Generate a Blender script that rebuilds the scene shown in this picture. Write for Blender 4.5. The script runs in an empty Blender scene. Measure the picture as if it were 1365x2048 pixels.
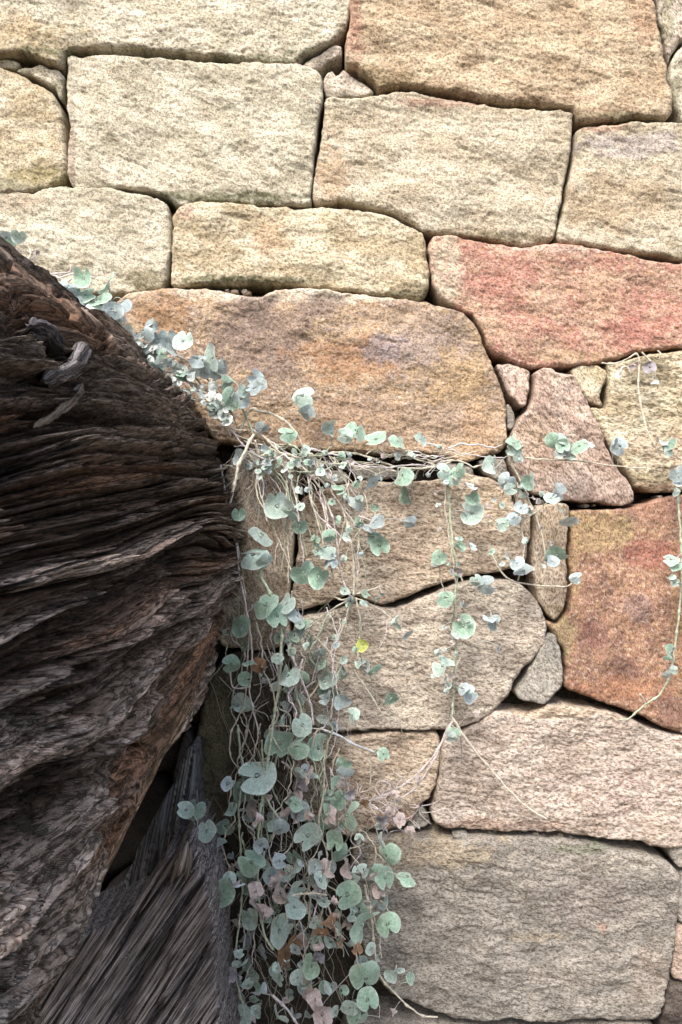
import bpy, math, random
import numpy as np
from math import radians as R_

# ------------------------------------------------------------------ camera, light, exposure
MM = 0.0005                      # metres per photograph pixel on the wall plane
D = 0.80                         # camera to wall face, metres
SC = bpy.context.scene
COL = SC.collection
cd = bpy.data.cameras.new('camera'); cam = bpy.data.objects.new('camera', cd); COL.objects.link(cam)
cam.location = (0, -D, 0); cam.rotation_euler = (R_(90), 0, 0)
cd.sensor_fit = 'VERTICAL'; cd.angle = 2*math.atan(1024*MM/D)
cd.clip_start = 0.005; cd.clip_end = 500
SC.camera = cam

SUN_DIR = np.array([0.34, 0.80, -1.0]); SUN_DIR /= np.linalg.norm(SUN_DIR)   # the way the light travels
sun_el = math.asin(-SUN_DIR[2]); sun_az = math.atan2(-SUN_DIR[0], -SUN_DIR[1])
w = bpy.data.worlds.new('World'); SC.world = w; w.use_nodes = True
nt = w.node_tree; bg = nt.nodes['Background']
sky = nt.nodes.new('ShaderNodeTexSky'); sky.sky_type = 'NISHITA'; sky.sun_disc = False
sky.sun_elevation = sun_el; sky.sun_rotation = sun_az
sky.dust_density = 4.0; sky.air_density = 1.0; sky.ozone_density = 0.6
nt.links.new(sky.outputs[0], bg.inputs[0]); bg.inputs[1].default_value = 0.15
sd = bpy.data.lights.new('sun', 'SUN'); sd.energy = 1.5; sd.angle = R_(19); sd.color = (1.0, 0.975, 0.925)
so = bpy.data.objects.new('sun', sd); COL.objects.link(so)
from mathutils import Vector, Matrix
so.rotation_euler = Vector(SUN_DIR).to_track_quat('-Z', 'Y').to_euler(); so.location = (-1, -2, 3)
SC.view_settings.view_transform = 'Standard'; SC.view_settings.look = 'None'
SC.view_settings.exposure = 1.23; SC.view_settings.gamma = 1.0

# ------------------------------------------------------------------ numpy noise
_rng = np.random.RandomState(7)
_perm = _rng.permutation(512).astype(np.int64); _perm = np.concatenate([_perm, _perm])
_ga = _rng.rand(512)*2*np.pi; _gx = np.cos(_ga); _gy = np.sin(_ga)
def pn(x, y):
    x = np.asarray(x, float); y = np.asarray(y, float)
    xi = np.floor(x).astype(np.int64); yi = np.floor(y).astype(np.int64)
    xf = x-xi; yf = y-yi
    u = xf*xf*xf*(xf*(xf*6-15)+10); v = yf*yf*yf*(yf*(yf*6-15)+10)
    def g(i, j, fx, fy):
        h = _perm[(_perm[i & 511]+j) & 511]
        return _gx[h]*fx+_gy[h]*fy
    a = g(xi, yi, xf, yf); b = g(xi+1, yi, xf-1, yf); c = g(xi, yi+1, xf, yf-1); d = g(xi+1, yi+1, xf-1, yf-1)
    return (a+(b-a)*u+((c+(d-c)*u)-(a+(b-a)*u))*v)*1.5
def fbm(x, y, o=4, g=0.5):
    s = 0; a = 1; f = 1
    for i in range(o):
        s = s+a*pn(x*f+i*17.3, y*f+i*9.1); a *= g; f *= 2.03
    return s
def ridge(x, y, o=3, g=0.5):
    s = 0; a = 1; f = 1
    for i in range(o):
        s = s+a*(1-2*np.abs(pn(x*f+i*5.7, y*f+i*3.3))); a *= g; f *= 2.1
    return s
def sstep(a, b, x):
    t = np.clip((x-a)/(b-a), 0, 1); return t*t*(3-2*t)
SAT = 0.60
def lin(c, sat=None):
    c = np.array(c, float)/255.0
    c = np.where(c <= 0.04045, c/12.92, ((c+0.055)/1.055)**2.4); l = c @ np.array([.25, .6, .15])
    return l+(c-l)*(SAT if sat is None else sat)

# ------------------------------------------------------------------ object helpers
def new_mesh(name, verts, faces, mat, parent=None, cols=None, vecs=None, smooth=True, edges=()):
    me = bpy.data.meshes.new(name)
    verts = np.asarray(verts, np.float32)
    fl = [np.asarray(f, np.int32) for f in (faces if isinstance(faces, (list, tuple)) else [faces]) if len(f)]
    me.vertices.add(len(verts)); me.vertices.foreach_set('co', verts.ravel())
    tot = sum(f.size for f in fl); npol = sum(len(f) for f in fl)
    me.loops.add(tot); me.polygons.add(npol)
    me.loops.foreach_set('vertex_index', np.concatenate([f.ravel() for f in fl]))
    sizes = np.concatenate([np.full(len(f), f.shape[1], np.int32) for f in fl])
    starts = np.concatenate([[0], np.cumsum(sizes)[:-1]]).astype(np.int32)
    me.polygons.foreach_set('loop_start', starts)
    me.update(calc_edges=True)
    me.validate()
    if smooth: me.polygons.foreach_set('use_smooth', np.ones(len(me.polygons), bool))
    if cols is not None:
        a = me.color_attributes.new('tone', 'FLOAT_COLOR', 'POINT')
        c4 = np.ones((len(verts), 4), np.float32); c4[:, :3] = np.clip(cols, 0, 1)
        a.data.foreach_set('color', c4.ravel())
    if vecs is not None:
        a = me.attributes.new('grain', 'FLOAT_VECTOR', 'POINT'); a.data.foreach_set('vector', np.asarray(vecs, np.float32).ravel())
    me.materials.append(mat)
    o = bpy.data.objects.new(name, me); COL.objects.link(o)
    if parent is not None: o.parent = parent
    return o
def thing(name, label, cat, loc=(0, 0, 0), group=None):
    o = bpy.data.objects.new(name, None); COL.objects.link(o); o.location = loc; o.empty_display_size = 0.02
    o['label'] = label; o['category'] = cat
    if group: o['group'] = group
    return o
def P(x, y, h=0.0):
    """pixel (arrays ok) at h metres in front of the wall face -> world xyz"""
    k = (D-h)/D
    x = np.asarray(x, float); y = np.asarray(y, float); h = np.asarray(h, float)+0*x
    return np.stack([(x-682.5)*MM*k, -h, (1024-y)*MM*k], -1)

# ------------------------------------------------------------------ materials
def nmat(name):
    m = bpy.data.materials.new(name); m.use_nodes = True
    return m, m.node_tree.nodes, m.node_tree.links, m.node_tree.nodes['Principled BSDF']
def N(ns, t, **k):
    n = ns.new(t)
    for a, b in k.items(): setattr(n, a, b)
    return n
def grain_mat(name, s1, k1, s2, lo, hi, bumpd, rough=0.9, det=2.5, pits=0.5, b2=.16, hair=0, hl=26, hd=.42):
    """vertex tone x anisotropic grain. grain attribute: x along the bedding, y across, in pixels"""
    m, ns, ls, b = nmat(name)
    at = N(ns, 'ShaderNodeAttribute', attribute_name='tone'); gr = N(ns, 'ShaderNodeAttribute', attribute_name='grain')
    mp = N(ns, 'ShaderNodeMapping'); mp.inputs['Scale'].default_value = (1/k1, 1, 1); ls.new(gr.outputs['Vector'], mp.inputs[0])
    n1 = N(ns, 'ShaderNodeTexNoise'); n1.inputs['Scale'].default_value = 1/s1; n1.inputs['Detail'].default_value = det; n1.inputs['Roughness'].default_value = 0.62
    n1.inputs['Distortion'].default_value = 0.15 if hair else 0.6
    ls.new(mp.outputs[0], n1.inputs['Vector'])
    n2 = N(ns, 'ShaderNodeTexNoise'); n2.inputs['Scale'].default_value = 1/s2; n2.inputs['Detail'].default_value = 3; n2.inputs['Roughness'].default_value = 0.6
    ls.new(gr.outputs['Vector'], n2.inputs['Vector'])
    r1 = N(ns, 'ShaderNodeValToRGB'); e = r1.color_ramp.elements
    e[0].position = 0.36; e[0].color = (lo*1.05, lo*0.92, lo*0.80, 1); e[1].position = 0.60; e[1].color = (hi, hi, hi*0.985, 1)
    em = e.new(0.47); em.color = ((lo+hi)*.56, (lo+hi)*.53, (lo+hi)*.50, 1)
    ls.new(n1.outputs[0], r1.inputs[0])
    r2 = N(ns, 'ShaderNodeMapRange'); r2.inputs[1].default_value = 0.3; r2.inputs[2].default_value = 0.7; r2.inputs[3].default_value = 1-b2; r2.inputs[4].default_value = 1+b2*.8
    ls.new(n2.outputs[0], r2.inputs[0])
    mx = N(ns, 'ShaderNodeMix', data_type='RGBA', blend_type='MULTIPLY'); mx.inputs[0].default_value = 1
    ls.new(at.outputs['Color'], mx.inputs[6]); ls.new(r1.outputs[0], mx.inputs[7])
    mx2 = N(ns, 'ShaderNodeVectorMath', operation='SCALE'); ls.new(mx.outputs[2], mx2.inputs[0]); ls.new(r2.outputs[0], mx2.inputs['Scale'])
    if hair:
        mh = N(ns, 'ShaderNodeMapping'); mh.inputs['Scale'].default_value = (1/hl, 1/3.4, 1/12); ls.new(gr.outputs['Vector'], mh.inputs[0])
        nh = N(ns, 'ShaderNodeTexNoise'); nh.inputs['Scale'].default_value = 1/hair; nh.inputs['Detail'].default_value = 5; nh.inputs['Roughness'].default_value = .55; ls.new(mh.outputs[0], nh.inputs['Vector'])
        sb = N(ns, 'ShaderNodeMath', operation='SUBTRACT'); ls.new(nh.outputs[0], sb.inputs[0]); sb.inputs[1].default_value = .5
        ab = N(ns, 'ShaderNodeMath', operation='ABSOLUTE'); ls.new(sb.outputs[0], ab.inputs[0])
        mr = N(ns, 'ShaderNodeMapRange'); mr.inputs[1].default_value = .006; mr.inputs[2].default_value = .045; mr.inputs[3].default_value = hd; mr.inputs[4].default_value = 1.08; ls.new(ab.outputs[0], mr.inputs[0])
        m9 = N(ns, 'ShaderNodeVectorMath', operation='SCALE'); ls.new(mx2.outputs[0], m9.inputs[0]); ls.new(mr.outputs[0], m9.inputs['Scale']); mx2 = m9
    # small pale flecks
    vo = N(ns, 'ShaderNodeTexVoronoi'); vo.inputs['Scale'].default_value = 1/(s1*2.6); ls.new(gr.outputs['Vector'], vo.inputs['Vector'])
    vr = N(ns, 'ShaderNodeMapRange'); vr.inputs[1].default_value = 0.10; vr.inputs[2].default_value = 0.22; vr.inputs[3].default_value = pits; vr.inputs[4].default_value = 0.0
    ls.new(vo.outputs['Distance'], vr.inputs[0])
    mx3 = N(ns, 'ShaderNodeMix', data_type='RGBA'); ls.new(vr.outputs[0], mx3.inputs[0]); ls.new(mx2.outputs[0], mx3.inputs[6])
    lt = N(ns, 'ShaderNodeVectorMath', operation='SCALE'); ls.new(at.outputs['Color'], lt.inputs[0]); lt.inputs['Scale'].default_value = hi*1.2
    ls.new(lt.outputs[0], mx3.inputs[7])
    ls.new(mx3.outputs[2], b.inputs['Base Color'])
    b.inputs['Roughness'].default_value = rough
    try: b.inputs['Specular IOR Level'].default_value = 0.25
    except Exception: pass
    bp = N(ns, 'ShaderNodeBump'); bp.inputs['Strength'].default_value = 1.0; bp.inputs['Distance'].default_value = bumpd
    ad = N(ns, 'ShaderNodeMath', operation='MULTIPLY_ADD'); ls.new(n2.outputs[0], ad.inputs[0]); ad.inputs[1].default_value = 1.5; ls.new(n1.outputs[0], ad.inputs[2])
    if hair:
        a3 = N(ns, 'ShaderNodeMath', operation='MULTIPLY_ADD'); ls.new(mr.outputs[0], a3.inputs[0]); a3.inputs[1].default_value = .8; ls.new(ad.outputs[0], a3.inputs[2]); ad = a3
    ls.new(ad.outputs[0], bp.inputs['Height']); ls.new(bp.outputs[0], b.inputs['Normal'])
    return m
M_stone = grain_mat('sandstone', 3.1, 1.35, 20, 0.50, 1.22, 0.0006, det=1.2, pits=.4, b2=.05)
M_schist = grain_mat('banded_sandstone', 3.2, 2.0, 18, 0.46, 1.26, 0.0008, det=1.2, pits=.4, b2=.07)
M_wood = grain_mat('weathered_wood', 5.0, 5.0, 26, 0.30, 1.5, 0.0022, rough=0.8, det=7, pits=0.0, b2=.35, hair=1.6)
M_wood2 = grain_mat('grey_timber', 4.0, 22.0, 34, 0.45, 1.35, 0.0014, rough=0.8, det=6, pits=0.0, b2=.2, hair=1.6, hl=200, hd=.25)
M_soil = grain_mat('soil', 6, 1.0, 30, 0.45, 1.3, 0.002)
def leaf_mat(name, rough=0.6, sheen=0.5, trans=0.22):
    m, ns, ls, b = nmat(name)
    at = N(ns, 'ShaderNodeAttribute', attribute_name='tone')
    gr = N(ns, 'ShaderNodeAttribute', attribute_name='grain')
    n1 = N(ns, 'ShaderNodeTexNoise'); n1.inputs['Scale'].default_value = 0.22; n1.inputs['Detail'].default_value = 4; n1.inputs['Roughness'].default_value = .65
    ls.new(gr.outputs['Vector'], n1.inputs['Vector'])
    r2 = N(ns, 'ShaderNodeMapRange'); r2.inputs[1].default_value = 0.3; r2.inputs[2].default_value = 0.7; r2.inputs[3].default_value = 0.68; r2.inputs[4].default_value = 1.25
    ls.new(n1.outputs[0], r2.inputs[0])
    sc = N(ns, 'ShaderNodeVectorMath', operation='SCALE'); ls.new(at.outputs['Color'], sc.inputs[0]); ls.new(r2.outputs[0], sc.inputs['Scale'])
    ls.new(sc.outputs[0], b.inputs['Base Color']); b.inputs['Roughness'].default_value = rough
    try:
        b.inputs['Sheen Weight'].default_value = sheen; b.inputs['Sheen Roughness'].default_value = 0.5
        b.inputs['Specular IOR Level'].default_value = 0.3
    except Exception: pass
    bp = N(ns, 'ShaderNodeBump'); bp.inputs['Strength'].default_value = .6; bp.inputs['Distance'].default_value = 0.0008
    ls.new(n1.outputs[0], bp.inputs['Height']); ls.new(bp.outputs[0], b.inputs['Normal'])
    if trans:
        tr = N(ns, 'ShaderNodeBsdfTranslucent'); ls.new(sc.outputs[0], tr.inputs[0])
        mx = N(ns, 'ShaderNodeMixShader'); mx.inputs[0].default_value = trans
        ls.new(b.outputs[0], mx.inputs[1]); ls.new(tr.outputs[0], mx.inputs[2]); ls.new(mx.outputs[0], ns['Material Output'].inputs[0])
    return m
M_leaf = leaf_mat('silver_leaf'); M_stem = leaf_mat('stem_skin', .7, .2, 0.0); M_dry = leaf_mat('dry_leaf', .8, .1, .1)

# ------------------------------------------------------------------ outline -> rounded rough slab
def smooth_closed(pts, step=4.0, amp=2.0, seed=0, ten=0.5):
    p = np.array(pts, float); n = len(p); out = []
    for i in range(n):
        p0, p1, p2, p3 = p[i-1], p[i], p[(i+1) % n], p[(i+2) % n]
        L = np.linalg.norm(p2-p1); k = max(1, int(L/step)); t = np.linspace(0, 1, k, endpoint=False)[:, None]
        m1 = (p2-p0); m2 = (p3-p1)
        l1 = np.linalg.norm(m1)+1e-6; l2 = np.linalg.norm(m2)+1e-6
        m1 = m1/l1*L*ten*1.1; m2 = m2/l2*L*ten*1.1
        h = (2*t**3-3*t**2+1)*p1+(t**3-2*t**2+t)*m1+(-2*t**3+3*t**2)*p2+(t**3-t**2)*m2
        out.append(h)
    q = np.concatenate(out)
    tan = np.roll(q, -1, 0)-np.roll(q, 1, 0); tan /= np.linalg.norm(tan, axis=1)[:, None]+1e-9
    nrm = np.stack([tan[:, 1], -tan[:, 0]], -1)
    d = amp*fbm(q[:, 0]/26+seed*3.1, q[:, 1]/26, 3, 0.6)
    return q+nrm*d[:, None]
def sdf(px, py, poly):
    a = poly; b = np.roll(poly, -1, 0)
    best = np.full(px.shape, 1e18); nx = np.zeros(px.shape); ny = np.zeros(px.shape); ins = np.zeros(px.shape, bool)
    for (ax, ay), (bx, by) in zip(a, b):
        ex, ey = bx-ax, by-ay; L = ex*ex+ey*ey+1e-12
        t = np.clip(((px-ax)*ex+(py-ay)*ey)/L, 0, 1); qx = ax+t*ex; qy = ay+t*ey
        dd = (px-qx)**2+(py-qy)**2; k = dd < best
        best = np.where(k, dd, best); nx = np.where(k, qx, nx); ny = np.where(k, qy, ny)
        if ay != by:
            c = ((ay > py) != (by > py)) & (px < (bx-ax)*(py-ay)/(by-ay)+ax); ins ^= c
    return np.sqrt(best)*np.where(ins, 1, -1), nx, ny
def slab(name, pts, hfun, cfun, mat, parent=None, cell=2.6, Rr=15, back=90, seed=0, ang=0, amp=2.0, base=0.0, label=None, rough_edge=0.4, ten=.5):
    """pts: outline in pixels; hfun/cfun(x,y,gx,gy,d) -> height px / rgb; base: metres in front of the wall face"""
    poly = smooth_closed(pts, 5.0, amp, seed, ten)
    mn = poly.min(0)-cell*2; mx = poly.max(0)+cell*2
    nx = int((mx[0]-mn[0])/cell)+1; ny = int((mx[1]-mn[1])/cell)+1
    gx, gy = np.meshgrid(mn[0]+np.arange(nx)*cell, mn[1]+np.arange(ny)*cell)
    X = gx.ravel(); Y = gy.ravel(); d, qx, qy = sdf(X, Y, poly)
    idx = np.arange(nx*ny).reshape(ny, nx)
    q = np.stack([idx[:-1, :-1], idx[1:, :-1], idx[1:, 1:], idx[:-1, 1:]], -1).reshape(-1, 4)
    keep = d[q].mean(1) > 0; q = q[keep]
    cnt = np.bincount(q.ravel(), minlength=nx*ny)
    bnd = (cnt > 0) & (cnt < 4)
    X = np.where(bnd, qx, X); Y = np.where(bnd, qy, Y); d = np.where(bnd, 0, np.maximum(d, 0))
    used = np.nonzero(cnt)[0]; rem = np.full(nx*ny, -1); rem[used] = np.arange(len(used)); q = rem[q]
    X = X[used]; Y = Y[used]; d = d[used]
    ca, sa = math.cos(ang), math.sin(ang)
    G = X*ca+Y*sa; H = -X*sa+Y*ca
    Rv = Rr*.52*(1+rough_edge*2.0*fbm(X/38+seed, Y/38-seed, 4)); Rv = np.maximum(Rv, 2)
    t = np.clip(d/Rv, 0, 1); drop = Rv*(1-np.sqrt(np.clip(1-(1-t)**2, 0, 1)))
    h = hfun(X, Y, G, H, d)-drop
    col = cfun(X, Y, G, H, d)
    V = P(X, Y, base); V[:, 1] -= h*MM
    gs = .85+.35*((seed*.618) % 1); vec = np.stack([G/gs, H/gs, (seed*37.0-h)/gs], -1)
    # skirt
    n = len(V); e = np.concatenate([q[:, [0, 1]], q[:, [1, 2]], q[:, [2, 3]], q[:, [3, 0]]])
    key = e[:, 0].astype(np.int64)*n+e[:, 1]; rk = e[:, 1].astype(np.int64)*n+e[:, 0]
    be = e[~np.isin(key, rk)]
    bv = np.unique(be); mp = np.full(n, -1); mp[bv] = np.arange(len(bv))
    allV = [V]; allC = [col]; allG = [vec]; faces = [q]; off = n; prev = bv; prevmap = None
    for k, dz in enumerate((6, 18, 40, back)):
        S = V[bv].copy(); S[:, 1] += (dz)*MM
        allV.append(S); allC.append(col[bv]); g = vec[bv].copy(); g[:, 2] += dz; allG.append(g)
        new = off+mp
        if k == 0: fa = np.stack([be[:, 1], be[:, 0], new[be[:, 0]], new[be[:, 1]]], -1)
        else: fa = np.stack([last[be[:, 1]], last[be[:, 0]], new[be[:, 0]], new[be[:, 1]]], -1)
        faces.append(fa); last = new; off += len(bv)
    o = new_mesh(name, np.concatenate(allV), faces, mat, parent, np.concatenate(allC), np.concatenate(allG))
    if label: o['label'] = label
    return o

# ------------------------------------------------------------------ the wall
wall = thing('dry_stone_wall', 'dry-laid wall of large cream, rust red and grey sandstone blocks behind the log and trailing plants', 'stone wall', (0, 0.03, -0.62))
wall_inv = Matrix.Translation((0, 0.03, -0.62)).inverted()
PAL = {  # seen colour of the stone (sRGB) main, second
 'cream': ((210, 203, 174), (190, 181, 148)), 'yellow': ((212, 198, 158), (190, 170, 122)), 'tan': ((208, 184, 140), (190, 160, 114)),
 'beige': ((208, 196, 164), (192, 176, 140)), 'red': ((200, 130, 106), (206, 156, 122)), 'rust': ((190, 156, 110), (166, 138, 112)),
 'pink': ((212, 184, 164), (194, 160, 138)), 'brown': ((210, 188, 158), (190, 164, 134)), 'greytan': ((208, 194, 172), (186, 170, 150)),
 'mauve': ((204, 186, 170), (184, 164, 146)), 'grey': ((164, 157, 146), (142, 136, 126)), 'redbrown': ((186, 130, 92), (158, 108, 84)),
 'moss': ((104, 96, 76), (84, 74, 60)), 'dark': ((104, 92, 84), (84, 74, 68)), 'slate': ((176, 172, 160), (152, 148, 138))}
CG = (104, 106, 62)   # moss
ALB = 0.725            # seen-colour -> albedo factor
def stone(pts, pal, ang=0.0, mat=None, label=None, patches=(), seed=None, Rr=15, rip=1.2, macro=9, h0=0, ripk=5.0, step=3.0, name='stone', cell=2.6, amp=2.2, back=90, alb=1.0):
    stone.n += 1; seed = stone.n*1.37 if seed is None else seed
    rs = random.Random(stone.n*13+5)
    tx, ty = rs.uniform(-.02, .02), rs.uniform(-.03, .01)
    P0 = np.array(pts, float).mean(0)
    c1, c2 = (lin(c)*ALB*alb for c in PAL[pal]); a = R_(ang)
    def hf(X, Y, G, H, d):
        h = h0+tx*(X-P0[0])+ty*(Y-P0[1])
        h = h+macro*.8*fbm(X/210+seed, Y/150-seed, 3, .5)
        t = fbm(G/105+seed*2, H/62+seed, 5, .55)*2.2          # split faces: soft terraces
        fr = t-np.floor(t); h = h+step*.72*(np.floor(t)+sstep(.35, .65, fr))
        wv = H+7*fbm(G/60, H/60+seed, 3)
        h = h+rip*fbm(G/(7*ripk), wv/10+seed, 4, .6)*.68
        h = h+.5*pn(X/9+seed, Y/8)+1.1*pn(X/5.2, Y/5.2+seed)
        h = h-.7*sstep(.42, .6, pn(X/16+seed*7, Y/12))-2.2*sstep(.58, .64, pn(G/44-seed, H/19+seed))
        cr = np.abs(fbm(G/150-seed, H/42+seed*3, 3, .5)); h = h-3.0*np.exp(-(cr/.014)**2)*sstep(.1, .45, pn(X/90+seed, Y/90+5))
        return h
    def cf(X, Y, G, H, d):
        m = sstep(-.45, .5, fbm(G/95+seed*5, H/50, 4, .6))[:, None]
        c = c1*(1-m)+c2*m
        j = fbm(X/30-seed, Y/22+seed, 3, .6)[:, None]; c = c*(1+.13*j)
        og = sstep(.3, .8, fbm(X/70+3*seed, Y/60, 3))[:, None]*.08; c = c*(1-og)+c*np.array([1.1, .92, .68])*og
        mot = fbm(X/13+seed*9, Y/11, 3, .65); mo2 = fbm(X/8-seed*9, Y/7+3, 2, .6)
        if pal in ('rust', 'redbrown', 'red'):   # iron-stained stones are speckled ochre, brown and pale
            q1 = sstep(.05, .6, mot)[:, None]*.45; c = c*(1-q1)+lin((206, 164, 100), .7)*ALB*q1; q2 = sstep(.15, .7, mo2)[:, None]*.4; c = c*(1-q2)+lin((226, 210, 188))*ALB*q2
        c = c*(1+.07*mo2[:, None])
        for (px, py, rx, ry, pc, st) in patches:
            pc = lin(pc, .64)*ALB*alb
            r = np.sqrt(((X-px)/rx)**2+((Y-py)/ry)**2)+.38*fbm(X/42+px, Y/36+py, 4, .65)
            k = ((1-sstep(.62, 1.12, r))*np.clip(.86+.55*mot, 0, 1))[:, None]*st; c = c*(1-k)+pc*(1+.18*j)*k
        return c
    o = slab(name, pts, hf, cf, mat or M_stone, None, cell, Rr, back, seed, a, amp)
    o.parent = wall; o.matrix_parent_inverse = wall_inv
    if label: o['label'] = label
    return o
stone.n = 0
L, T, B_, Rt = -160, -160, 2200, 1525
S = stone
S([(L,T),(745,T),(716,-30),(704,10),(692,55),(664,82),(618,103),(588,126),(513,127),(451,117),(369,107),(267,97),(154,98),(136,112),(124,134),(100,128),(50,112),(L,96)], 'cream', 8, label='long cream stone with mossy lower edge at the top left of the wall',
  patches=[(60,95,150,45,(176,152,96),.8),(20,45,60,30,(190,160,110),.6),(210,112,200,14,CG,.85),(480,124,140,13,CG,.75),(600,112,40,14,CG,.6)], h0=6)
S([(31,136),(41,128),(77,128),(113,138),(126,149),(123,180),(118,192),(103,169),(62,146)], 'cream', 20, name='wedge_stone', patches=[(110,170,20,20,CG,.6)], Rr=8, h0=-4)
S([(-60,108),(20,112),(36,121),(28,132),(0,129),(-60,124)], 'cream', 0, name='wedge_stone', Rr=6, h0=-8)
S([(L,128),(0,134),(31,143),(77,166),(105,187),(120,215),(127,267),(131,308),(131,349),(116,362),(77,377),(31,384),(L,380)], 'yellow', 10, patches=[(90,350,70,26,(150,140,70),.8),(10,372,80,16,CG,.7)], Rr=18)
S([(138,110),(287,117),(390,123),(441,128),(513,130),(605,134),(636,146),(646,169),(644,205),(634,267),(627,349),(621,406),(610,412),(538,407),(451,402),(400,405),(355,412),(330,392),(300,380),(250,372),(141,369),(135,250),(133,150)], 'cream', 22, label='large pale cream rectangular block in the upper left',
  patches=[(460,396,170,13,CG,.9),(340,400,40,20,(80,84,44),.8),(142,300,10,100,(160,130,112),.7)], Rr=11, h0=4)
S([(606,122),(628,106),(673,84),(684,88),(684,104),(662,115),(634,131),(608,132)], 'greytan', -28, name='wedge_stone', patches=[(650,118,40,8,CG,.6)], Rr=7, h0=-6)
S([(650,146),(664,134),(673,143),(687,134),(712,149),(740,168),(749,181),(734,187),(690,192),(653,190)], 'greytan', 40, name='wedge_stone', patches=[(690,185,30,9,CG,.5)], Rr=9, h0=-2)
S([(722,T),(1300,T),(1303,0),(1309,17),(1314,50),(1328,101),(1334,140),(1345,190),(1346,224),(1328,240),(1272,236),(1222,244),(1156,244),(1142,219),(1076,209),(1015,209),(964,201),(914,190),(863,181),(824,174),(785,174),(759,180),(740,160),(712,138),(692,129),(689,100),(700,50)], 'tan', 14, label='big golden tan stone along the top right of the wall',
  patches=[(705,60,22,90,(186,128,100),.8),(760,160,70,22,(140,116,58),.75),(1050,200,160,10,(150,110,72),.5),(1240,236,90,9,CG,.6),(1290,40,40,60,(190,130,90),.4)], Rr=20, rip=1.8, h0=10)
S([(1316,T),(Rt,T),(Rt,60),(1365,78),(1348,104),(1342,120),(1333,80),(1319,30)], 'greytan', 60, mat=M_schist, patches=[(1335,30,14,60,(150,150,96),.7)], Rr=12)
S([(Rt,70),(1372,84),(1350,112),(1344,150),(1352,200),(1372,240),(Rt,250)], 'cream', 60, patches=[(1355,190,12,40,CG,.6)], Rr=14, h0=-4)
S([(653,197),(690,197),(751,191),(785,184),(824,182),(863,191),(914,199),(970,209),(1015,218),(1076,216),(1121,219),(1145,226),(1147,247),(1141,314),(1128,381),(1116,437),(1110,474),(1093,485),(1048,490),(1003,483),(936,471),(846,462),(824,446),(790,427),(745,415),(684,401),(628,405),(632,336),(644,269)], 'beige', 14, label='broad beige block under the golden tan stone, with a small dark chip near its right edge',
  patches=[(660,350,40,70,(196,154,104),.6),(1112,360,10,10,(96,74,56),.9),(960,474,150,12,(128,112,70),.8),(900,205,120,10,(190,128,104),.6)], Rr=15, h0=2)
S([(1153,263),(1167,252),(1222,250),(1272,243),(1328,246),(Rt,268),(Rt,545),(1365,522),(1317,509),(1250,501),(1205,495),(1171,486),(1121,482),(1115,473),(1121,442),(1135,387),(1149,314)], 'beige', 12, label='beige stone with a mauve band across its top, at the right edge under the golden tan stone',
  patches=[(1260,292,130,24,(172,160,162),.75),(1200,255,60,9,(206,140,110),.6),(1230,400,120,60,(186,156,108),.6),(1330,515,90,12,(130,110,60),.7)], Rr=17, rip=1.7)
S([(L,388),(60,383),(103,375),(144,372),(205,374),(267,383),(308,393),(334,407),(341,436),(341,492),(335,544),(332,564),(322,577),(256,587),(180,590),(60,640),(L,640)], 'cream', 16, patches=[(300,560,60,22,(126,116,62),.7),(30,400,60,20,(200,170,140),.5)], Rr=18, rip=1.6)
S([(347,436),(360,413),(400,405),(462,407),(520,412),(610,415),(640,413),(700,419),(740,425),(790,437),(830,457),(847,471),(855,500),(859,540),(860,575),(852,593),(836,599),(790,595),(740,589),(690,582),(620,573),(520,566),(440,567),(380,572),(345,572),(342,540)], 'yellow', 12, label='low yellowish cream block above the rusty centre stone',
  patches=[(480,562,150,10,CG,.9),(540,480,30,40,(206,160,112),.5),(810,590,70,10,CG,.6),(370,430,20,18,(190,130,110),.5)], Rr=17, h0=5)
S([(858,490),(867,475),(903,474),(947,483),(1003,490),(1048,497),(1093,490),(1160,491),(1205,500),(1261,509),(1317,522),(Rt,552),(Rt,676),(1365,694),(1310,699),(1270,705),(1208,725),(1082,735),(1062,737),(1041,731),(1010,717),(989,707),(978,695),(970,678),(957,650),(942,630),(905,612),(882,598),(868,575),(862,540)], 'red', 14, label='pinkish red stone with a pale left end at the right of the wall',
  patches=[(888,540,40,90,(206,192,160),.85),(960,670,60,34,(196,160,120),.8),(1150,712,100,14,(180,148,98),.7),(1100,500,110,9,(216,186,166),.7),(1200,590,60,50,(206,160,116),.55),(1280,660,90,40,(176,92,78),.6),(1000,560,60,40,(186,106,90),.5)], Rr=17, h0=5)
S([(262,590),(340,579),(430,583),(470,592),(520,597),(560,583),(620,578),(700,588),(800,598),(870,610),(925,628),(944,645),(964,680),(984,725),(998,760),(1010,790),(1016,820),(1014,850),(1013,890),(998,905),(960,916),(930,923),(880,913),(830,906),(780,910),(700,903),(600,900),(540,896),(480,890),(430,880),(380,840),(300,760),(230,690),(225,620)], 'rust', 6, label='large rusty brown stone with orange and mauve stains in the middle of the wall',
  patches=[(600,592,380,17,(226,210,184),.85),(330,640,60,60,(184,134,78),.85),(520,680,110,90,(140,116,106),.85),(700,720,120,50,(180,126,72),.8),(640,610,60,28,(128,108,100),.7),(860,700,90,70,(176,154,144),.8),(900,760,80,60,(196,158,92),.75),(770,700,40,40,(160,144,150),.8),(690,840,130,50,(176,136,98),.6),(900,850,100,50,(192,160,128),.7),(800,640,60,20,(180,150,110),.6),(960,860,40,60,(196,150,92),.6)], Rr=17, rip=.8, macro=12, h0=10)
S([(995,729),(1019,728),(1049,734),(1061,744),(1061,773),(1055,802),(1049,813),(1038,806),(1021,787),(1010,763)], 'pink', 60, mat=M_schist, Rr=9, h0=-6, rip=1.6)
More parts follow.
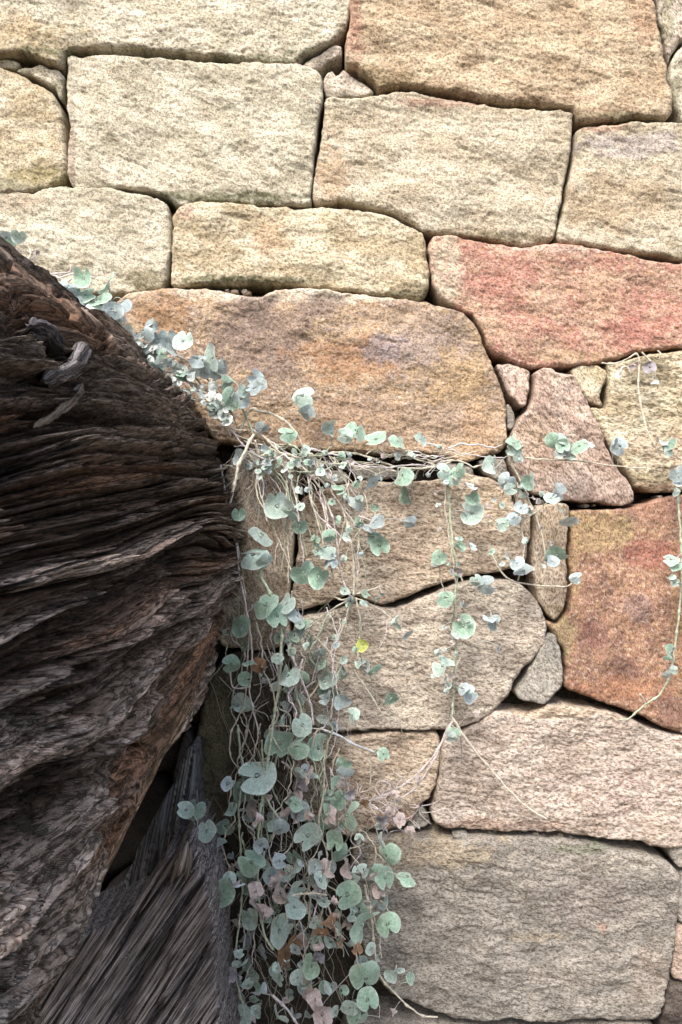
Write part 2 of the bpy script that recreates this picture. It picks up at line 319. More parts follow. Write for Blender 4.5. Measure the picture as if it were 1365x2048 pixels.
S([(1068,746),(1082,738),(1100,739),(1115,748),(1145,750),(1158,772),(1176,806),(1191,835),(1206,869),(1221,902),(1232,928),(1254,954),(1270,980),(1269,1003),(1252,1011),(1223,1011),(1193,1005),(1141,1004),(1119,1000),(1097,992),(1071,990),(1047,972),(1025,939),(1020,915),(1022,880),(1036,843),(1054,821),(1067,795),(1069,769)], 'pink', 55, mat=M_schist, label='slanting pink stone with diagonal striations',
  patches=[(1070,870,40,40,(196,166,124),.6),(1200,1000,90,12,(130,92,72),.6)], Rr=12, rip=3.6, ripk=7, h0=4, step=4)
S([(1019,806),(1032,826),(1034,846),(1024,858),(1018,850)], 'slate', 0, name='wedge_stone', Rr=5, h0=-14)
S([(1148,738),(1160,729),(1182,727),(1200,729),(1212,741),(1213,758),(1206,776),(1204,795),(1206,812),(1193,810),(1175,797),(1164,780),(1153,761)], 'yellow', 60, label='small rounded yellow stone wedged under the red stone', patches=[(1195,800,16,16,(140,100,70),.7)], Rr=12, h0=-2)
S([(1219,724),(1240,724),(1265,717),(1300,708),(1340,704),(Rt,690),(Rt,955),(1365,983),(1340,986),(1297,983),(1273,972),(1254,944),(1238,918),(1218,886),(1198,845),(1184,817),(1213,816),(1219,770)], 'yellow', 8, mat=M_schist, label='yellow stone with wavy bedding lines at the right edge below the red stone', patches=[(1330,975,80,14,(150,100,80),.6),(1290,745,50,30,(120,112,84),.55),(1330,900,80,40,(196,160,130),.5)], Rr=16, rip=2.4)
S([(600,1002),(625,986),(680,970),(720,962),(800,964),(880,958),(925,945),(985,958),(1024,985),(1036,1030),(1058,1100),(1046,1128),(1000,1143),(930,1153),(880,1168),(790,1203),(760,1209),(700,1190),(640,1212),(588,1218),(592,1130),(598,1060)], 'brown', 6, mat=M_schist, label='brown banded stone behind the upper hanging stems',
  patches=[(980,1000,70,36,(212,186,146),.75),(640,1000,40,30,(180,136,90),.6)], Rr=14, rip=2.2)
for pts in ([(640,948),(665,940),(692,944),(700,958),(680,968),(650,966)], [(705,936),(745,930),(790,938),(800,952),(760,958),(715,956)], [(890,930),(920,924),(945,934),(950,948),(920,954),(892,950)], [(960,922),(990,914),(1012,920),(1020,945),(1002,960),(972,945)], [(605,925),(640,918),(650,936),(622,948),(600,942)]):
    S(pts, 'slate', 10, name='wedge_stone', Rr=8, h0=-8, amp=1.5, macro=3)
S([(1020,950),(1040,975),(1063,1000),(1065,1040),(1060,1085),(1046,1050),(1034,1000)], 'brown', 70, mat=M_schist, name='wedge_stone', Rr=7, h0=-10)
S([(472,906),(535,900),(575,915),(590,940),(594,975),(590,1050),(586,1130),(580,1210),(578,1280),(548,1300),(480,1300),(440,1290),(430,1200),(440,1000)], 'brown', 80, label='narrow upright brown stone beside the end of the log', patches=[(520,930,60,24,(150,140,110),.5),(500,1260,60,50,(110,100,70),.6),(470,1080,16,160,(120,108,76),.6)], Rr=10)
S([(592,1240),(650,1226),(720,1208),(790,1216),(860,1190),(930,1163),(1000,1157),(1040,1167),(1075,1202),(1092,1250),(1087,1290),(1063,1323),(1038,1349),(1018,1389),(988,1423),(948,1448),(898,1460),(850,1460),(780,1459),(700,1461),(650,1456),(590,1438),(586,1380),(584,1300)], 'greytan', 6, mat=M_schist, label='rounded grey tan stone below the brown banded stone', Rr=15, rip=2.0, h0=6, patches=[(640,1400,70,50,(140,122,92),.6),(720,1310,60,50,(196,172,140),.4)])
S([(1073,1012),(1136,1010),(1136,1060),(1133,1120),(1136,1178),(1128,1222),(1108,1240),(1092,1222),(1077,1198),(1066,1150),(1064,1110),(1071,1050)], 'brown', 85, mat=M_schist, patches=[(1105,1060,34,60,(200,172,126),.5),(1110,1225,30,20,(140,120,72),.7)], Rr=10, rip=1.6)
S([(1143,1024),(1193,1020),(1250,1018),(1290,1007),(1340,994),(Rt,970),(Rt,1500),(1352,1464),(1335,1459),(1290,1434),(1240,1418),(1180,1395),(1130,1375),(1134,1340),(1130,1305),(1116,1278),(1099,1262),(1091,1243),(1114,1248),(1137,1226),(1145,1180),(1142,1120),(1145,1060)], 'redbrown', 84, label='tall rust red stone with a yellow top edge at the right edge of the wall',
  patches=[(1190,1060,110,42,(198,166,100),.9),(1120,1270,34,60,(178,156,98),.9),(1150,1130,14,90,(196,158,96),.8),(1310,1110,70,34,(184,100,80),.7),(1320,1020,90,30,(186,130,100),.7),(1275,1220,34,36,(160,130,130),.6),(1260,1340,40,30,(130,90,82),.7),(1190,1270,36,30,(138,86,82),.7),(1360,1230,20,200,(186,140,80),.6),(1230,1380,120,26,(190,120,64),.6),(1350,1420,40,30,(126,84,80),.6)], Rr=13, rip=1.4, macro=10)
S([(1032,1384),(1046,1362),(1068,1322),(1080,1293),(1097,1268),(1112,1271),(1121,1300),(1126,1335),(1124,1369),(1108,1392),(1090,1406),(1066,1404),(1037,1396)], 'slate', 50, name='wedge_stone', label='grey pointed wedge stone left of the rust red stone', Rr=8, h0=4, macro=4)
S([(888,1481),(937,1457),(961,1443),(992,1424),(1061,1427),(1097,1409),(1137,1411),(1185,1418),(1239,1431),(1292,1453),(1336,1467),(Rt,1515),(Rt,1680),(1332,1696),(1301,1693),(1279,1683),(1221,1679),(1159,1672),(1137,1666),(1070,1665),(1008,1663),(951,1661),(893,1658),(872,1649),(864,1628),(868,1601),(879,1557)], 'mauve', 6, mat=M_schist, label='wide mauve brown stone above the grey block at the lower right',
  patches=[(1130,1422,120,16,(196,172,130),.6),(1250,1580,120,60,(204,178,166),.5),(1000,1650,180,14,(170,124,96),.5)], Rr=17, rip=2.2, h0=5)
S([(640,1466),(680,1474),(760,1467),(868,1466),(879,1476),(881,1520),(875,1568),(861,1596),(843,1609),(826,1642),(798,1658),(740,1662),(700,1675),(650,1660),(600,1640),(588,1560),(592,1460)], 'brown', 8, mat=M_schist, patches=[(630,1560,60,90,(96,82,56),.7),(790,1640,60,24,(156,104,74),.6)], Rr=14, rip=2)
S([(815,1655),(832,1625),(845,1612),(856,1630),(862,1652),(850,1664),(825,1664)], 'slate', 0, name='wedge_stone', Rr=7, h0=-16)
S([(905,1667),(935,1668),(940,1674),(928,1684),(910,1680)], 'slate', 0, name='wedge_stone', Rr=4, h0=3, macro=2)
S([(715,1678),(760,1672),(820,1672),(900,1676),(960,1672),(1090,1676),(1150,1681),(1200,1690),(1250,1704),(1300,1713),(1338,1728),(1360,1748),(1361,1800),(1356,1860),(1343,1950),(1330,2010),(1318,2036),(1270,2044),(1200,2040),(1100,2046),(1020,2038),(960,2042),(900,2034),(840,2010),(780,1980),(740,1930),(712,1850),(700,1760)], 'grey', 6, mat=M_schist, label='big flat grey block at the lower right corner of the wall',
  patches=[(840,1700,160,36,(186,166,130),.75),(1250,1720,120,26,(178,170,154),.6),(1070,1872,60,9,(176,154,116),.5),(1203,1850,11,10,(170,126,92),.7),(1170,1695,70,10,(120,134,96),.6),(1300,1960,50,70,(160,140,124),.5),(1180,1800,90,60,(150,138,132),.6)], Rr=14, rip=2.0, h0=6, macro=10)
S([(1345,1702),(1400,1690),(Rt,1695),(Rt,1740),(1366,1738),(1350,1722)], 'slate', 0, name='wedge_stone', Rr=8, h0=-4)
S([(1370,1750),(Rt,1750),(Rt,1850),(1368,1850)], 'grey', 0, Rr=12, h0=-14)
S([(1360,1862),(Rt,1858),(Rt,1980),(1352,1962),(1352,1900)], 'pink', 10, Rr=10, h0=0, alb=.8)
S([(1345,1975),(Rt,1992),(Rt,B_),(1330,B_),(1328,2040)], 'dark', 10, Rr=12, h0=-2)
S([(700,2052),(860,2046),(960,2056),(1100,2062),(1310,2058),(1320,B_),(690,B_)], 'grey', 0, Rr=12, h0=0)
# mossy lower left, mostly behind the plants and timbers
S([(398,1440),(425,1345),(470,1306),(560,1310),(580,1320),(584,1450),(584,1560),(588,1640),(560,1668),(480,1672),(410,1640),(385,1560)], 'moss', 80, label='dark mossy stone beside the lower edge of the log', patches=[(440,1430,40,130,(134,130,84),.55),(430,1560,40,60,(118,114,76),.55),(520,1500,50,140,(84,72,54),.7)], Rr=20, h0=-2, alb=.8)
S([(330,1700),(345,1560),(372,1470),(394,1560),(404,1650),(420,1700),(428,1820),(420,B_),(200,B_),(200,1800)], 'dark', 80, label='smooth dark grey stone between the log and the mossy stone', Rr=14, h0=-20, macro=5, alb=.7, patches=[(370,1560,30,120,(112,110,100),.6)])
S([(440,1690),(560,1684),(690,1690),(704,1850),(740,1950),(700,2040),(600,B_),(440,B_)], 'moss', 20, Rr=30, h0=-50, alb=.5, cell=5)
S([(L,650),(60,650),(215,700),(290,790),(380,900),(430,915),(425,1180),(300,1200),(L,1200)], 'cream', 0, cell=8, Rr=15)
S([(L,1215),(300,1212),(430,1210),(438,1300),(400,1400),(360,1460),(340,1550),(200,1560),(L,1560)], 'dark', 0, cell=8, Rr=15, h0=-40, alb=.35)  # albedo cut to paint in the shade of the recess under the log
S([(L,1575),(320,1570),(320,1700),(190,1800),(190,B_),(L,B_)], 'dark', 0, cell=8, Rr=15, h0=-45, alb=.3)  # recess shade again put into the colour as low albedo
# the wall goes on beyond the picture: coarser blocks left, right and above
rs = random.Random(3)
def block(x0, y0, x1, y1):
    g = 5; j = lambda: rs.uniform(-6, 6)
    S([(x0+g, y0+g+j()), ((x0+x1)/2, y0+g+j()*.6), (x1-g, y0+g+j()), (x1-g, (y0+y1)/2+j()), (x1-g, y1-g), ((x0+x1)/2, y1-g+j()*.6), (x0+g, y1-g), (x0+g, (y0+y1)/2+j())], rs.choice(['cream', 'beige', 'tan', 'brown', 'grey', 'yellow']), rs.uniform(0, 20), cell=14, Rr=18)
for (xa, xb) in ((-1500, L), (Rt, 2900)):
    y = -160
    while y < 2200:
        hh = rs.uniform(190, 300); y2 = min(y+hh, 2200); x = xa
        if 2200-y2 < 90: y2 = 2200
        while x < xb:
            x2 = x+rs.uniform(300, 560)
            if xb-x2 < 150: x2 = xb
            block(x, y, x2, y2); x = x2
        y = y2
for (y, y2) in ((-420, -160), (-700, -420)):
    x = -1500
    while x < 2900:
        x2 = min(x+rs.uniform(300, 560), 2900)
        if 2900-x2 < 150: x2 = 2900
        block(x, y, x2, y2); x = x2
def box_arr(x0, x1, y0, y1, z0, z1):
    v = [(x, y, z) for x in (x0, x1) for y in (y0, y1) for z in (z0, z1)]
    f = [(0, 1, 3, 2), (4, 6, 7, 5), (0, 4, 5, 1), (2, 3, 7, 6), (0, 2, 6, 4), (1, 5, 7, 3)]
    return np.array(v), np.array(f)
v, f = box_arr(-1.08, 1.1, 0.040, 0.32, -0.62, 0.85)
core = new_mesh('rubble_core', v, f, M_soil, None, np.tile(lin((70, 60, 50))*.8, (8, 1)), v*2000, smooth=False); core.parent = wall; core.matrix_parent_inverse = wall_inv

def grit(xs, y_of, n, h):
    a = []
    for k in range(n):
        x = rs.uniform(*xs); y = y_of(x)+rs.uniform(-3, 4); r_ = rs.uniform(3, 7)
        pts = [(x+r_*rs.uniform(.8, 1.3)*math.cos(t_)*1.3, y+r_*.8*rs.uniform(.7, 1.2)*math.sin(t_)) for t_ in np.linspace(0, 6.28, 7)[:-1]]
        stone(pts, rs.choice(['slate', 'brown', 'greytan']), rs.uniform(0, 90), name='stone_chip', Rr=5, h0=h-rs.uniform(0, 8), cell=2.2, amp=.8, macro=2, step=1, back=24)
grit((600, 900), lambda x: 922, 12, -14); grit((1175, 1330), lambda x: 1012-(x-1175)*.12, 6, -12); grit((900, 1320), lambda x: 1664+(x-900)*.06, 7, -12); grit((640, 870), lambda x: 1463, 5, -12); grit((1040, 1130), lambda x: 1000, 4, -12); grit((345, 600), lambda x: 578, 4, -16)
# ground
gx, gy = np.meshgrid(np.linspace(-1, 1, 161), np.linspace(-1, 1, 161))
GX = np.sign(gx)*np.abs(gx)**3*60; GY = np.sign(gy)*np.abs(gy)**3*60
GZ = -0.61+0.008*fbm(GX*6, GY*6, 3)
i = np.arange(161*161).reshape(161, 161); gq = np.stack([i[:-1, :-1], i[:-1, 1:], i[1:, 1:], i[1:, :-1]], -1).reshape(-1, 4)
gv = np.stack([GX.ravel(), GY.ravel(), GZ.ravel()], -1)
gc = lin((96, 82, 64))*(1+.25*fbm(GX.ravel()*3, GY.ravel()*3, 3))[:, None]*.8
g = new_mesh('ground', gv, gq, M_soil, None, gc, gv*2000); g['kind'] = 'structure'

# ------------------------------------------------------------------ the big log: straight out from the wall past the left of the camera
VPX, VPY = 601.0, 970.0
LR = 433*MM; LC = np.array([(52-682.5)*MM, (1024-1095)*MM])
AX = np.array([(VPX-682.5)*MM/D, 1.0, (1024-VPY)*MM/D])        # axis direction (slightly off the view direction)
log = thing('weathered_log', 'huge dark weathered log with deeply furrowed grain, butting against the wall on the left', 'log', (LC[0], 0.0, LC[1]))
log_inv = Matrix.Translation((LC[0], 0, LC[1])).inverted()
nu = 840
s = np.exp(np.linspace(0, math.log(7.0), nu)); Yd = -D*(1-1/s)-0.012
th0 = R_(-18)          # direction towards the camera's side (0 = +x), measured up
A1 = np.concatenate([np.linspace(R_(-92), R_(-44), 120)[:-1], np.linspace(R_(-44), R_(64), 1250), np.linspace(R_(64), R_(96), 80)[1:]]); A2 = np.linspace(R_(96), R_(268), 90)[1:-1]
TH = np.concatenate([A1, A2]); nv = len(TH)
U, V_ = np.meshgrid(Yd, TH, indexing='ij')
lens = lambda y: -180*np.log(D/(D+np.minimum(y, 0)))      # grain coordinate: the fibres lengthen toward the wall
u = lens(U); v = V_*LR*1000
v0 = v.copy()
vc = LR*1000*R_(12.9); dl = np.clip(1-((V_-R_(12.9))/.72)**2, 0, 1)
wv = vc+(v-vc)*(1+.75*dl*np.clip(-u/180, 0, 2))+15*fbm(u/210, v/80, 2)+3.0*fbm(u/150, v/30+4, 2)
wu = u+25*fbm(u/200+9, v/40, 2)
def billow(x, y, o=3, g=.5):
    t = 0; a_ = 1; f_ = 1
    for i_ in range(o): t = t+a_*np.minimum(1, np.abs(pn(x*f_+i_*3.1, y*f_+i_*8.7))*2.2); a_ *= g; f_ *= 2.0
    return t
a1 = fbm(wu/520+3, wv/46, 2, .5)
t = a1*2.4; fr = t-np.floor(t); d1 = 4.6*(np.floor(t)+sstep(.36, .62, fr))
b1 = billow(wu/560+2, wv/30, 1)*8.0
b2 = billow(wu/330-7, wv/12.5, 1)*4.6
b3 = billow(wu/200+17, wv/5.6, 2)*2.0
t2 = fbm(wu/130-3, wv/9+7, 3, .5)*2.6; fr2 = t2-np.floor(t2); d3 = 2.0*(np.floor(t2)+sstep(.25, .6, fr2))
t4 = fbm(wu/75+23, wv/5+1, 3, .5)*2.2; fr4 = t4-np.floor(t4); d3 = d3+1.0*(np.floor(t4)+sstep(.2, .6, fr4))   # snapped-off fibres
cr = np.abs(fbm(wu/600+31, wv/26, 2, .5)); crack = (1-sstep(.022, .05, cr))*sstep(-.35, 0, pn(u/260+8, v/50))
cr2 = np.abs(fbm(wu/300-11, wv/9, 2, .5)); crack2 = (1-sstep(.03, .08, cr2))*sstep(-.4, .1, pn(u/140+8, v/24))
fine = .7*pn(wu/110, wv/2.0)+.34*pn(wu/70, wv/1.0+3)+.16*pn(u/9, v/2)
blk = sstep(.25, .6, fbm(u/50+41, v/36, 3)); chunk = blk*(1.7*pn(u/20, v/6)+1.1*pn(u/9, v/3.4+8)+.5*pn(u/4, v/1.7))
def hsh(i, j, k): return (_perm[(_perm[(i+k*37) & 511]+j) & 511] % 512)/512.0
def plates(L_, W_, k, rag=.22):
    a_ = wv/W_+.55*fbm(wu/(L_*2.2), wv/(W_*2.5)+k, 2); i_ = np.floor(a_).astype(np.int64); fa = a_-i_
    b_ = wu/L_*(.55+.9*hsh(i_, 0*i_, k))+7*hsh(i_, 0*i_+3, k)+rag*fbm(wv/(W_*.35), wu/(L_*.5)+k, 3)
    j_ = np.floor(b_).astype(np.int64); fb = b_-j_
    hh = hsh(i_, j_, k+1)-.5; sl = (fb-.5)*(hsh(i_, j_, k+2)-.5)*.9
    edge = np.minimum(fa, 1-fa)*W_; gr_ = np.exp(-(edge/(.055*W_))**2)*(.35+hsh(i_, j_, k+3))
    end = np.exp(-(np.minimum(fb, 1-fb)/.02)**2)*.5
    return hh+sl+.25*np.sqrt(np.clip(np.minimum(fa, 1-fa)*2, 0, 1)), gr_+end
pA, gA = plates(240, 23, 1, .3); pB, gB = plates(100, 10, 5, .35); pC, gC = plates(50, 4.2, 9, .35)
disp = .7*d1+.6*b1+.4*b2+.4*b3+.5*d3+9*pA-8*gA+6.5*pB-6*gB+2.4*pC-2*gC-20*crack-9*crack2+.8*fine*(.5+.5*sstep(-260, -170, u))+.7*chunk*sstep(-210, -130, u)
disp = disp-disp.mean()-2.0; lipk = sstep(R_(-18), R_(-22), V_)*sstep(-30, -70, u); disp = disp*(1-.75*lipk)
def hole(px, py, ru, rv, depth, sharp=1.0):
    """a hollow centred where the ray through (px,py) meets the log; returns mask"""
    dx = (px-682.5)*MM/D; dz = (1024-py)*MM/D
    # search along the ray for the cylinder
    for tt in np.linspace(0.12, 0.8, 3000):
        y = -D+tt; cx = LC[0]+AX[0]*y; cz = LC[1]+AX[2]*y
        X, Z = dx*tt-cx, dz*tt-cz
        if X*X+Z*Z <= LR*LR:
            uu = float(lens(y)); vv = math.atan2(Z, X)*LR*1000
            r = np.sqrt(((u-uu)/ru)**2+((v0-vv)/rv)**2)+.35*fbm(u/20+px, v/9, 3)
            return (1-sstep(.45, 1.1, r))*depth, (uu, vv, y, X+cx, Z+cz)
    return 0*u, None
hollow = 0*u; HP = []
for (px, py, ru, rv, dp) in ((95, 700, 24, 9, 10), (140, 745, 26, 7, 6), (372, 1130, 22, 9, 9), (390, 1060, 9, 9, 5), (20, 900, 26, 14, 4), (40, 985, 30, 9, 4), (370, 1210, 22, 6, 5), (395, 1330, 24, 7, 6), (120, 1560, 30, 5, 6), (440, 905, 24, 8, 6)):
    m_, hp = hole(px, py, ru, rv, dp); hollow = hollow+m_; HP.append(hp)
disp = disp-hollow+hollow*.25*pn(u/14, v/4)
# cross breaks near the wall end and a ragged end
brk = np.abs(u+70+16*fbm(v/22, v*0+2, 3)+7*pn(v/6, v*0)); disp = disp-4*np.exp(-(brk/5)**2)*sstep(-.2, .2, pn(v/18, u*0+3))
disp = disp*sstep(-20, -5, -0*u+10)  # keep full strength
rad = LR+disp*.001
CX = LC[0]+AX[0]*U; CZ = LC[1]+AX[2]*U
endj = (0.010*fbm(v/18, v*0+5, 4, .6))*sstep(20, 0, -u)
VX = CX+rad*np.cos(V_); VZ = CZ+rad*np.sin(V_); VY = U+endj
verts = np.stack([VX, VY, VZ], -1).reshape(-1, 3)
idx = np.arange(nu*nv).reshape(nu, nv); idn = np.roll(idx, -1, 1)
lq = np.stack([idx[:-1], idn[:-1], idn[1:], idx[1:]], -1).reshape(-1, 4)
# caps
cap0 = len(verts); verts = np.concatenate([verts, [[LC[0]+AX[0]*Yd[0], Yd[0]+.004, LC[1]+AX[2]*Yd[0]], [LC[0]+AX[0]*Yd[-1], Yd[-1], LC[1]+AX[2]*Yd[-1]]]])
tri = np.concatenate([np.stack([np.full(nv, cap0), idn[0], idx[0]], -1), np.stack([np.full(nv, cap0+1), idx[-1], idn[-1]], -1)])
grey = np.array([.195, .160, .135]); brown = np.array([.092, .060, .042]); rust = np.array([.185, .105, .066]); hollow_black = np.array([.018, .016, .018]); lgt = np.array([.36, .31, .27])
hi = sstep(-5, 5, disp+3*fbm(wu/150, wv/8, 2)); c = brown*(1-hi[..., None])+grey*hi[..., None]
rm = sstep(.12, .62, fbm(wu/300+77, wv/18, 3)+.30*sstep(R_(2), R_(-22), V_)+.04)*(1-.65*hi)
c = c*(1-rm[..., None])+rust*rm[..., None]
lm = (sstep(.3, .8, fbm(wu/220+17, wv/7, 3, .6))*(.35+.65*sstep(R_(15), R_(-18), V_))*hi)[..., None]*.7; c = c*(1-lm)+lgt*lm
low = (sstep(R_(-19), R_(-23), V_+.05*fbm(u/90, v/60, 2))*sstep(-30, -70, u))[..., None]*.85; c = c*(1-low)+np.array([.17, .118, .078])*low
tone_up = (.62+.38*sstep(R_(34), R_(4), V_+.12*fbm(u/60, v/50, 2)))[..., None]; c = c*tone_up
cm = np.clip(hollow/9, 0, 1)[..., None]*.75; c = c*(1-cm)+hollow_black*cm  # hollows go near-black with depth; the left-hand ones are char
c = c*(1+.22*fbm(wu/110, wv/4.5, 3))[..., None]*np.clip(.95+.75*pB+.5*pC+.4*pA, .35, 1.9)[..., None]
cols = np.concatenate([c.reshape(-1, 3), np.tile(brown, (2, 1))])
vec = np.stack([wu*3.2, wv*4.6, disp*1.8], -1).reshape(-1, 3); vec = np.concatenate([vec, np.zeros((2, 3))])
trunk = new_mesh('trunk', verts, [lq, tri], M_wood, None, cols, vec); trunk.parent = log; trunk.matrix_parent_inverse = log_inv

# ------------------------------------------------------------------ tubes
def catmull(p, step):
    p = np.array(p, float)
    if len(p) < 3:
        n = max(2, int(np.linalg.norm(p[-1]-p[0])/step)); return p[0]+(p[-1]-p[0])*np.linspace(0, 1, n)[:, None]
    q = np.concatenate([[2*p[0]-p[1]], p, [2*p[-1]-p[-2]]]); out = []
    for i in range(1, len(q)-2):
        L_ = np.linalg.norm(q[i+1]-q[i]); k = max(2, int(L_/step)); t = np.linspace(0, 1, k, endpoint=False)[:, None]
        out.append(.5*((2*q[i])+(-q[i-1]+q[i+1])*t+(2*q[i-1]-5*q[i]+4*q[i+1]-q[i+2])*t*t+(-q[i-1]+3*q[i]-3*q[i+1]+q[i+2])*t**3))
    out.append(p[-1:]); return np.concatenate(out)
def tube_arr(pts, rad, nseg=7):
    pts = np.asarray(pts, float); n = len(pts)
    tan = np.gradient(pts, axis=0); tan /= np.linalg.norm(tan, axis=1)[:, None]+1e-12
    up = np.array([0.12, -1, 0.07]); a = np.cross(tan, up); a /= np.linalg.norm(a, axis=1)[:, None]+1e-12; b = np.cross(tan, a)
    ang = np.linspace(0, 2*np.pi, nseg, endpoint=False)
    V = pts[:, None]+(a[:, None]*np.cos(ang)[None, :, None]+b[:, None]*np.sin(ang)[None, :, None])*np.asarray(rad)[:, None, None]
    idx = np.arange(n*nseg).reshape(n, nseg); idn = np.roll(idx, -1, 1)
    q = np.stack([idx[:-1], idn[:-1], idn[1:], idx[1:]], -1).reshape(-1, 4)
    caps = [np.stack([np.full(nseg-2, idx[0, 0]), idx[0, 2:], idx[0, 1:-1]], -1), np.stack([np.full(nseg-2, idx[-1, 0]), idx[-1, 1:-1], idx[-1, 2:]], -1)]
    return V.reshape(-1, 3), q, np.concatenate(caps)
class Acc:
    def __init__(s): s.v = []; s.q = []; s.t = []; s.c = []; s.g = []; s.n = 0
    def add(s, v, q, t, c, g=None):
        v = np.asarray(v); s.v.append(v); s.q.append(np.asarray(q).reshape(-1, 4)+s.n)
        s.t.append(np.asarray(t).reshape(-1, 3)+s.n); c = np.asarray(c)
        s.c.append(np.tile(c, (len(v), 1)) if c.ndim == 1 else c); s.g.append(v/MM if g is None else g); s.n += len(v)
    def build(s, name, mat, parent, inv=None):
        f = [a for a in (np.concatenate(s.q), np.concatenate(s.t)) if len(a)]
        o = new_mesh(name, np.concatenate(s.v), [a.astype(int) for a in f], mat, parent, np.concatenate(s.c), np.concatenate(s.g))
        if inv is not None: o.matrix_parent_inverse = inv
        return o
# broken stubs and splinters on the log
def wood_tube(W, rad, col, seed, rag=.35, ns=16):
    """a split stick: fluted along its length, frayed at the tip"""
    k = len(W); t = np.linspace(0, 1, k)[:, None]; an = np.linspace(0, 2*np.pi, ns, endpoint=False)[None]
    fl = 1+rag*(fbm(t*2.2+seed, np.sin(an)*1.6+seed, 3)+.6*pn(t*.9+seed, np.cos(an)*3.5))
    v_, q_, t_ = tube_arr(W, np.ones(k), ns)
    ctr = np.repeat(W, ns, 0); v_ = ctr+(v_-ctr)*((rad[:, None]*fl).reshape(-1, 1))
    arc = np.concatenate([[0], np.cumsum(np.linalg.norm(np.diff(W, axis=0), axis=1))])/MM
    ends = rad.mean()/MM; g = np.stack([np.repeat(arc, ns)+seed*50, np.tile(np.arange(ns)/ns*6.28*ends, k), np.tile(np.sin(an[0])*3, k)], -1)
    cc = np.array(col)*(1+.45*fbm(g[:, 0]/40, g[:, 1]/3, 3))[:, None]
    return v_, q_, t_, cc, g
def bark_tube(name, pts, r0, r1, col):
    p = catmull(pts, 2.0); k = len(p); t = np.linspace(0, 1, k)
    W = np.array([P(a[0], a[1], a[2]) for a in p]); kk = (D+W[:, 1])/D
    rad = (r0+(r1-r0)*t)*(1-.9*np.clip((t-.8)/.2, 0, 1)**2)*(1-.8*np.clip((.12-t)/.12, 0, 1)**2)*MM*kk
    a = Acc(); v_, q_, t_, cc, g = wood_tube(W, rad, col, pts[0][0]*.13, .75); v_ = v_+MM*kk.mean()*2.2*np.stack([fbm(v_[:, 0]*260, v_[:, 2]*260+v_[:, 1]*90, 3), fbm(v_[:, 2]*300, v_[:, 0]*260, 3), fbm(v_[:, 1]*300, v_[:, 2]*300, 3)], -1); a.add(v_, q_, t_, cc, g); return a.build(name, M_wood2, log, log_inv)
def surf_h(px, py, off=0.0):
    dx = (px-682.5)*MM/D; dz = (1024-py)*MM/D
    for tt in np.linspace(0.12, 0.8, 1400):
        y = -D+tt; cx = LC[0]+AX[0]*y; cz = LC[1]+AX[2]*y
        if (dx*tt-cx)**2+(dz*tt-cz)**2 <= (LR+off)**2: return -y
    return 0.05
def on_log(pts, off): return [(x, y, surf_h(x, y, off)) for x, y in pts]
bark_tube('branch_stub', on_log([(86,762),(104,752),(130,744),(152,728),(166,706),(176,694)], .001), 13, 17, (.15, .14, .145))
bark_tube('branch_stub', on_log([(96,772),(118,760),(142,754),(165,742)], .001), 10, 6, (.07, .062, .06))
bark_tube('splinter', on_log([(60,652),(84,655),(108,668),(128,690)], .0), 12, 8, (.09, .085, .095))
bark_tube('splinter', on_log([(70,668),(92,676),(112,690),(130,704)], .0), 9, 6, (.04, .037, .04))
bark_tube('splinter', on_log([(66,856),(96,838),(120,822),(145,800),(165,766)], .0), 6, 10, (.15, .125, .10))
# ------------------------------------------------------------------ broken timber below the log
def wood_h(seed, amp=1.0):
    def hf(X, Y, G, H, d):
        wv = H+7*fbm(G/500+seed, H/60, 2)
        a = fbm(G/1100+seed, wv/42, 2, .5)*3.0; fr = a-np.floor(a)
        h = 7*amp*(np.floor(a)+sstep(.2, .7, fr))+1.8*amp*ridge(G/700+seed, wv/17, 2, .5)
        c = np.abs(fbm(G/800+seed*2, wv/26+3, 2)); h = h-38*amp*np.exp(-(c/.05)**2)
        c2 = np.abs(fbm(G/450+seed*4, wv/11+3, 2)); h = h-7*amp*np.exp(-(c2/.07)**2)*sstep(-.2, .3, pn(G/150, H/30))
        return h+1.0*pn(G/160, wv/8)+1.2*fbm(G/30, H/14, 3)
    return hf
def wood_c(seed, base, second, pale):
    base, second, pale = map(np.array, (base, second, pale))
    def cf(X, Y, G, H, d):
        m = sstep(-.4, .5, fbm(G/900+seed, H/20, 3))[:, None]; c = base*(1-m)+second*m
        p = sstep(.15, .7, fbm(G/900+seed*3, H/12, 2, .6))[:, None]*.75; c = c*(1-p)+pale*p
        return c*(1+.3*fbm(G/400, H/9, 2))[:, None]
    return cf
timber = thing('broken_timber', 'broken grey timber with a splintered top standing under the log at the bottom left', 'timber', tuple(P(250, 2300, .16)))
tinv = Matrix.Translation(tuple(P(250, 2300, .16))).inverted()
tp = [(362,1694),(374,1684),(384,1688),(386,1712),(392,1728),(404,1745),(416,1790),(426,1850),(430,1950),(430,2330),(-160,2330),(-160,2100),(-20,1980),(90,1900),(190,1866),(246,1826),(268,1818),(280,1796),(306,1756),(324,1720),(334,1706),(342,1714)]
o = slab('post', tp, wood_h(3.3), wood_c(3.3, (.19, .175, .185), (.24, .22, .215), (.40, .375, .365)), M_wood2, None, 2.1, 16, 170, 5, R_(-56), 3.0, base=.14)
o.parent = timber; o.matrix_parent_inverse = tinv
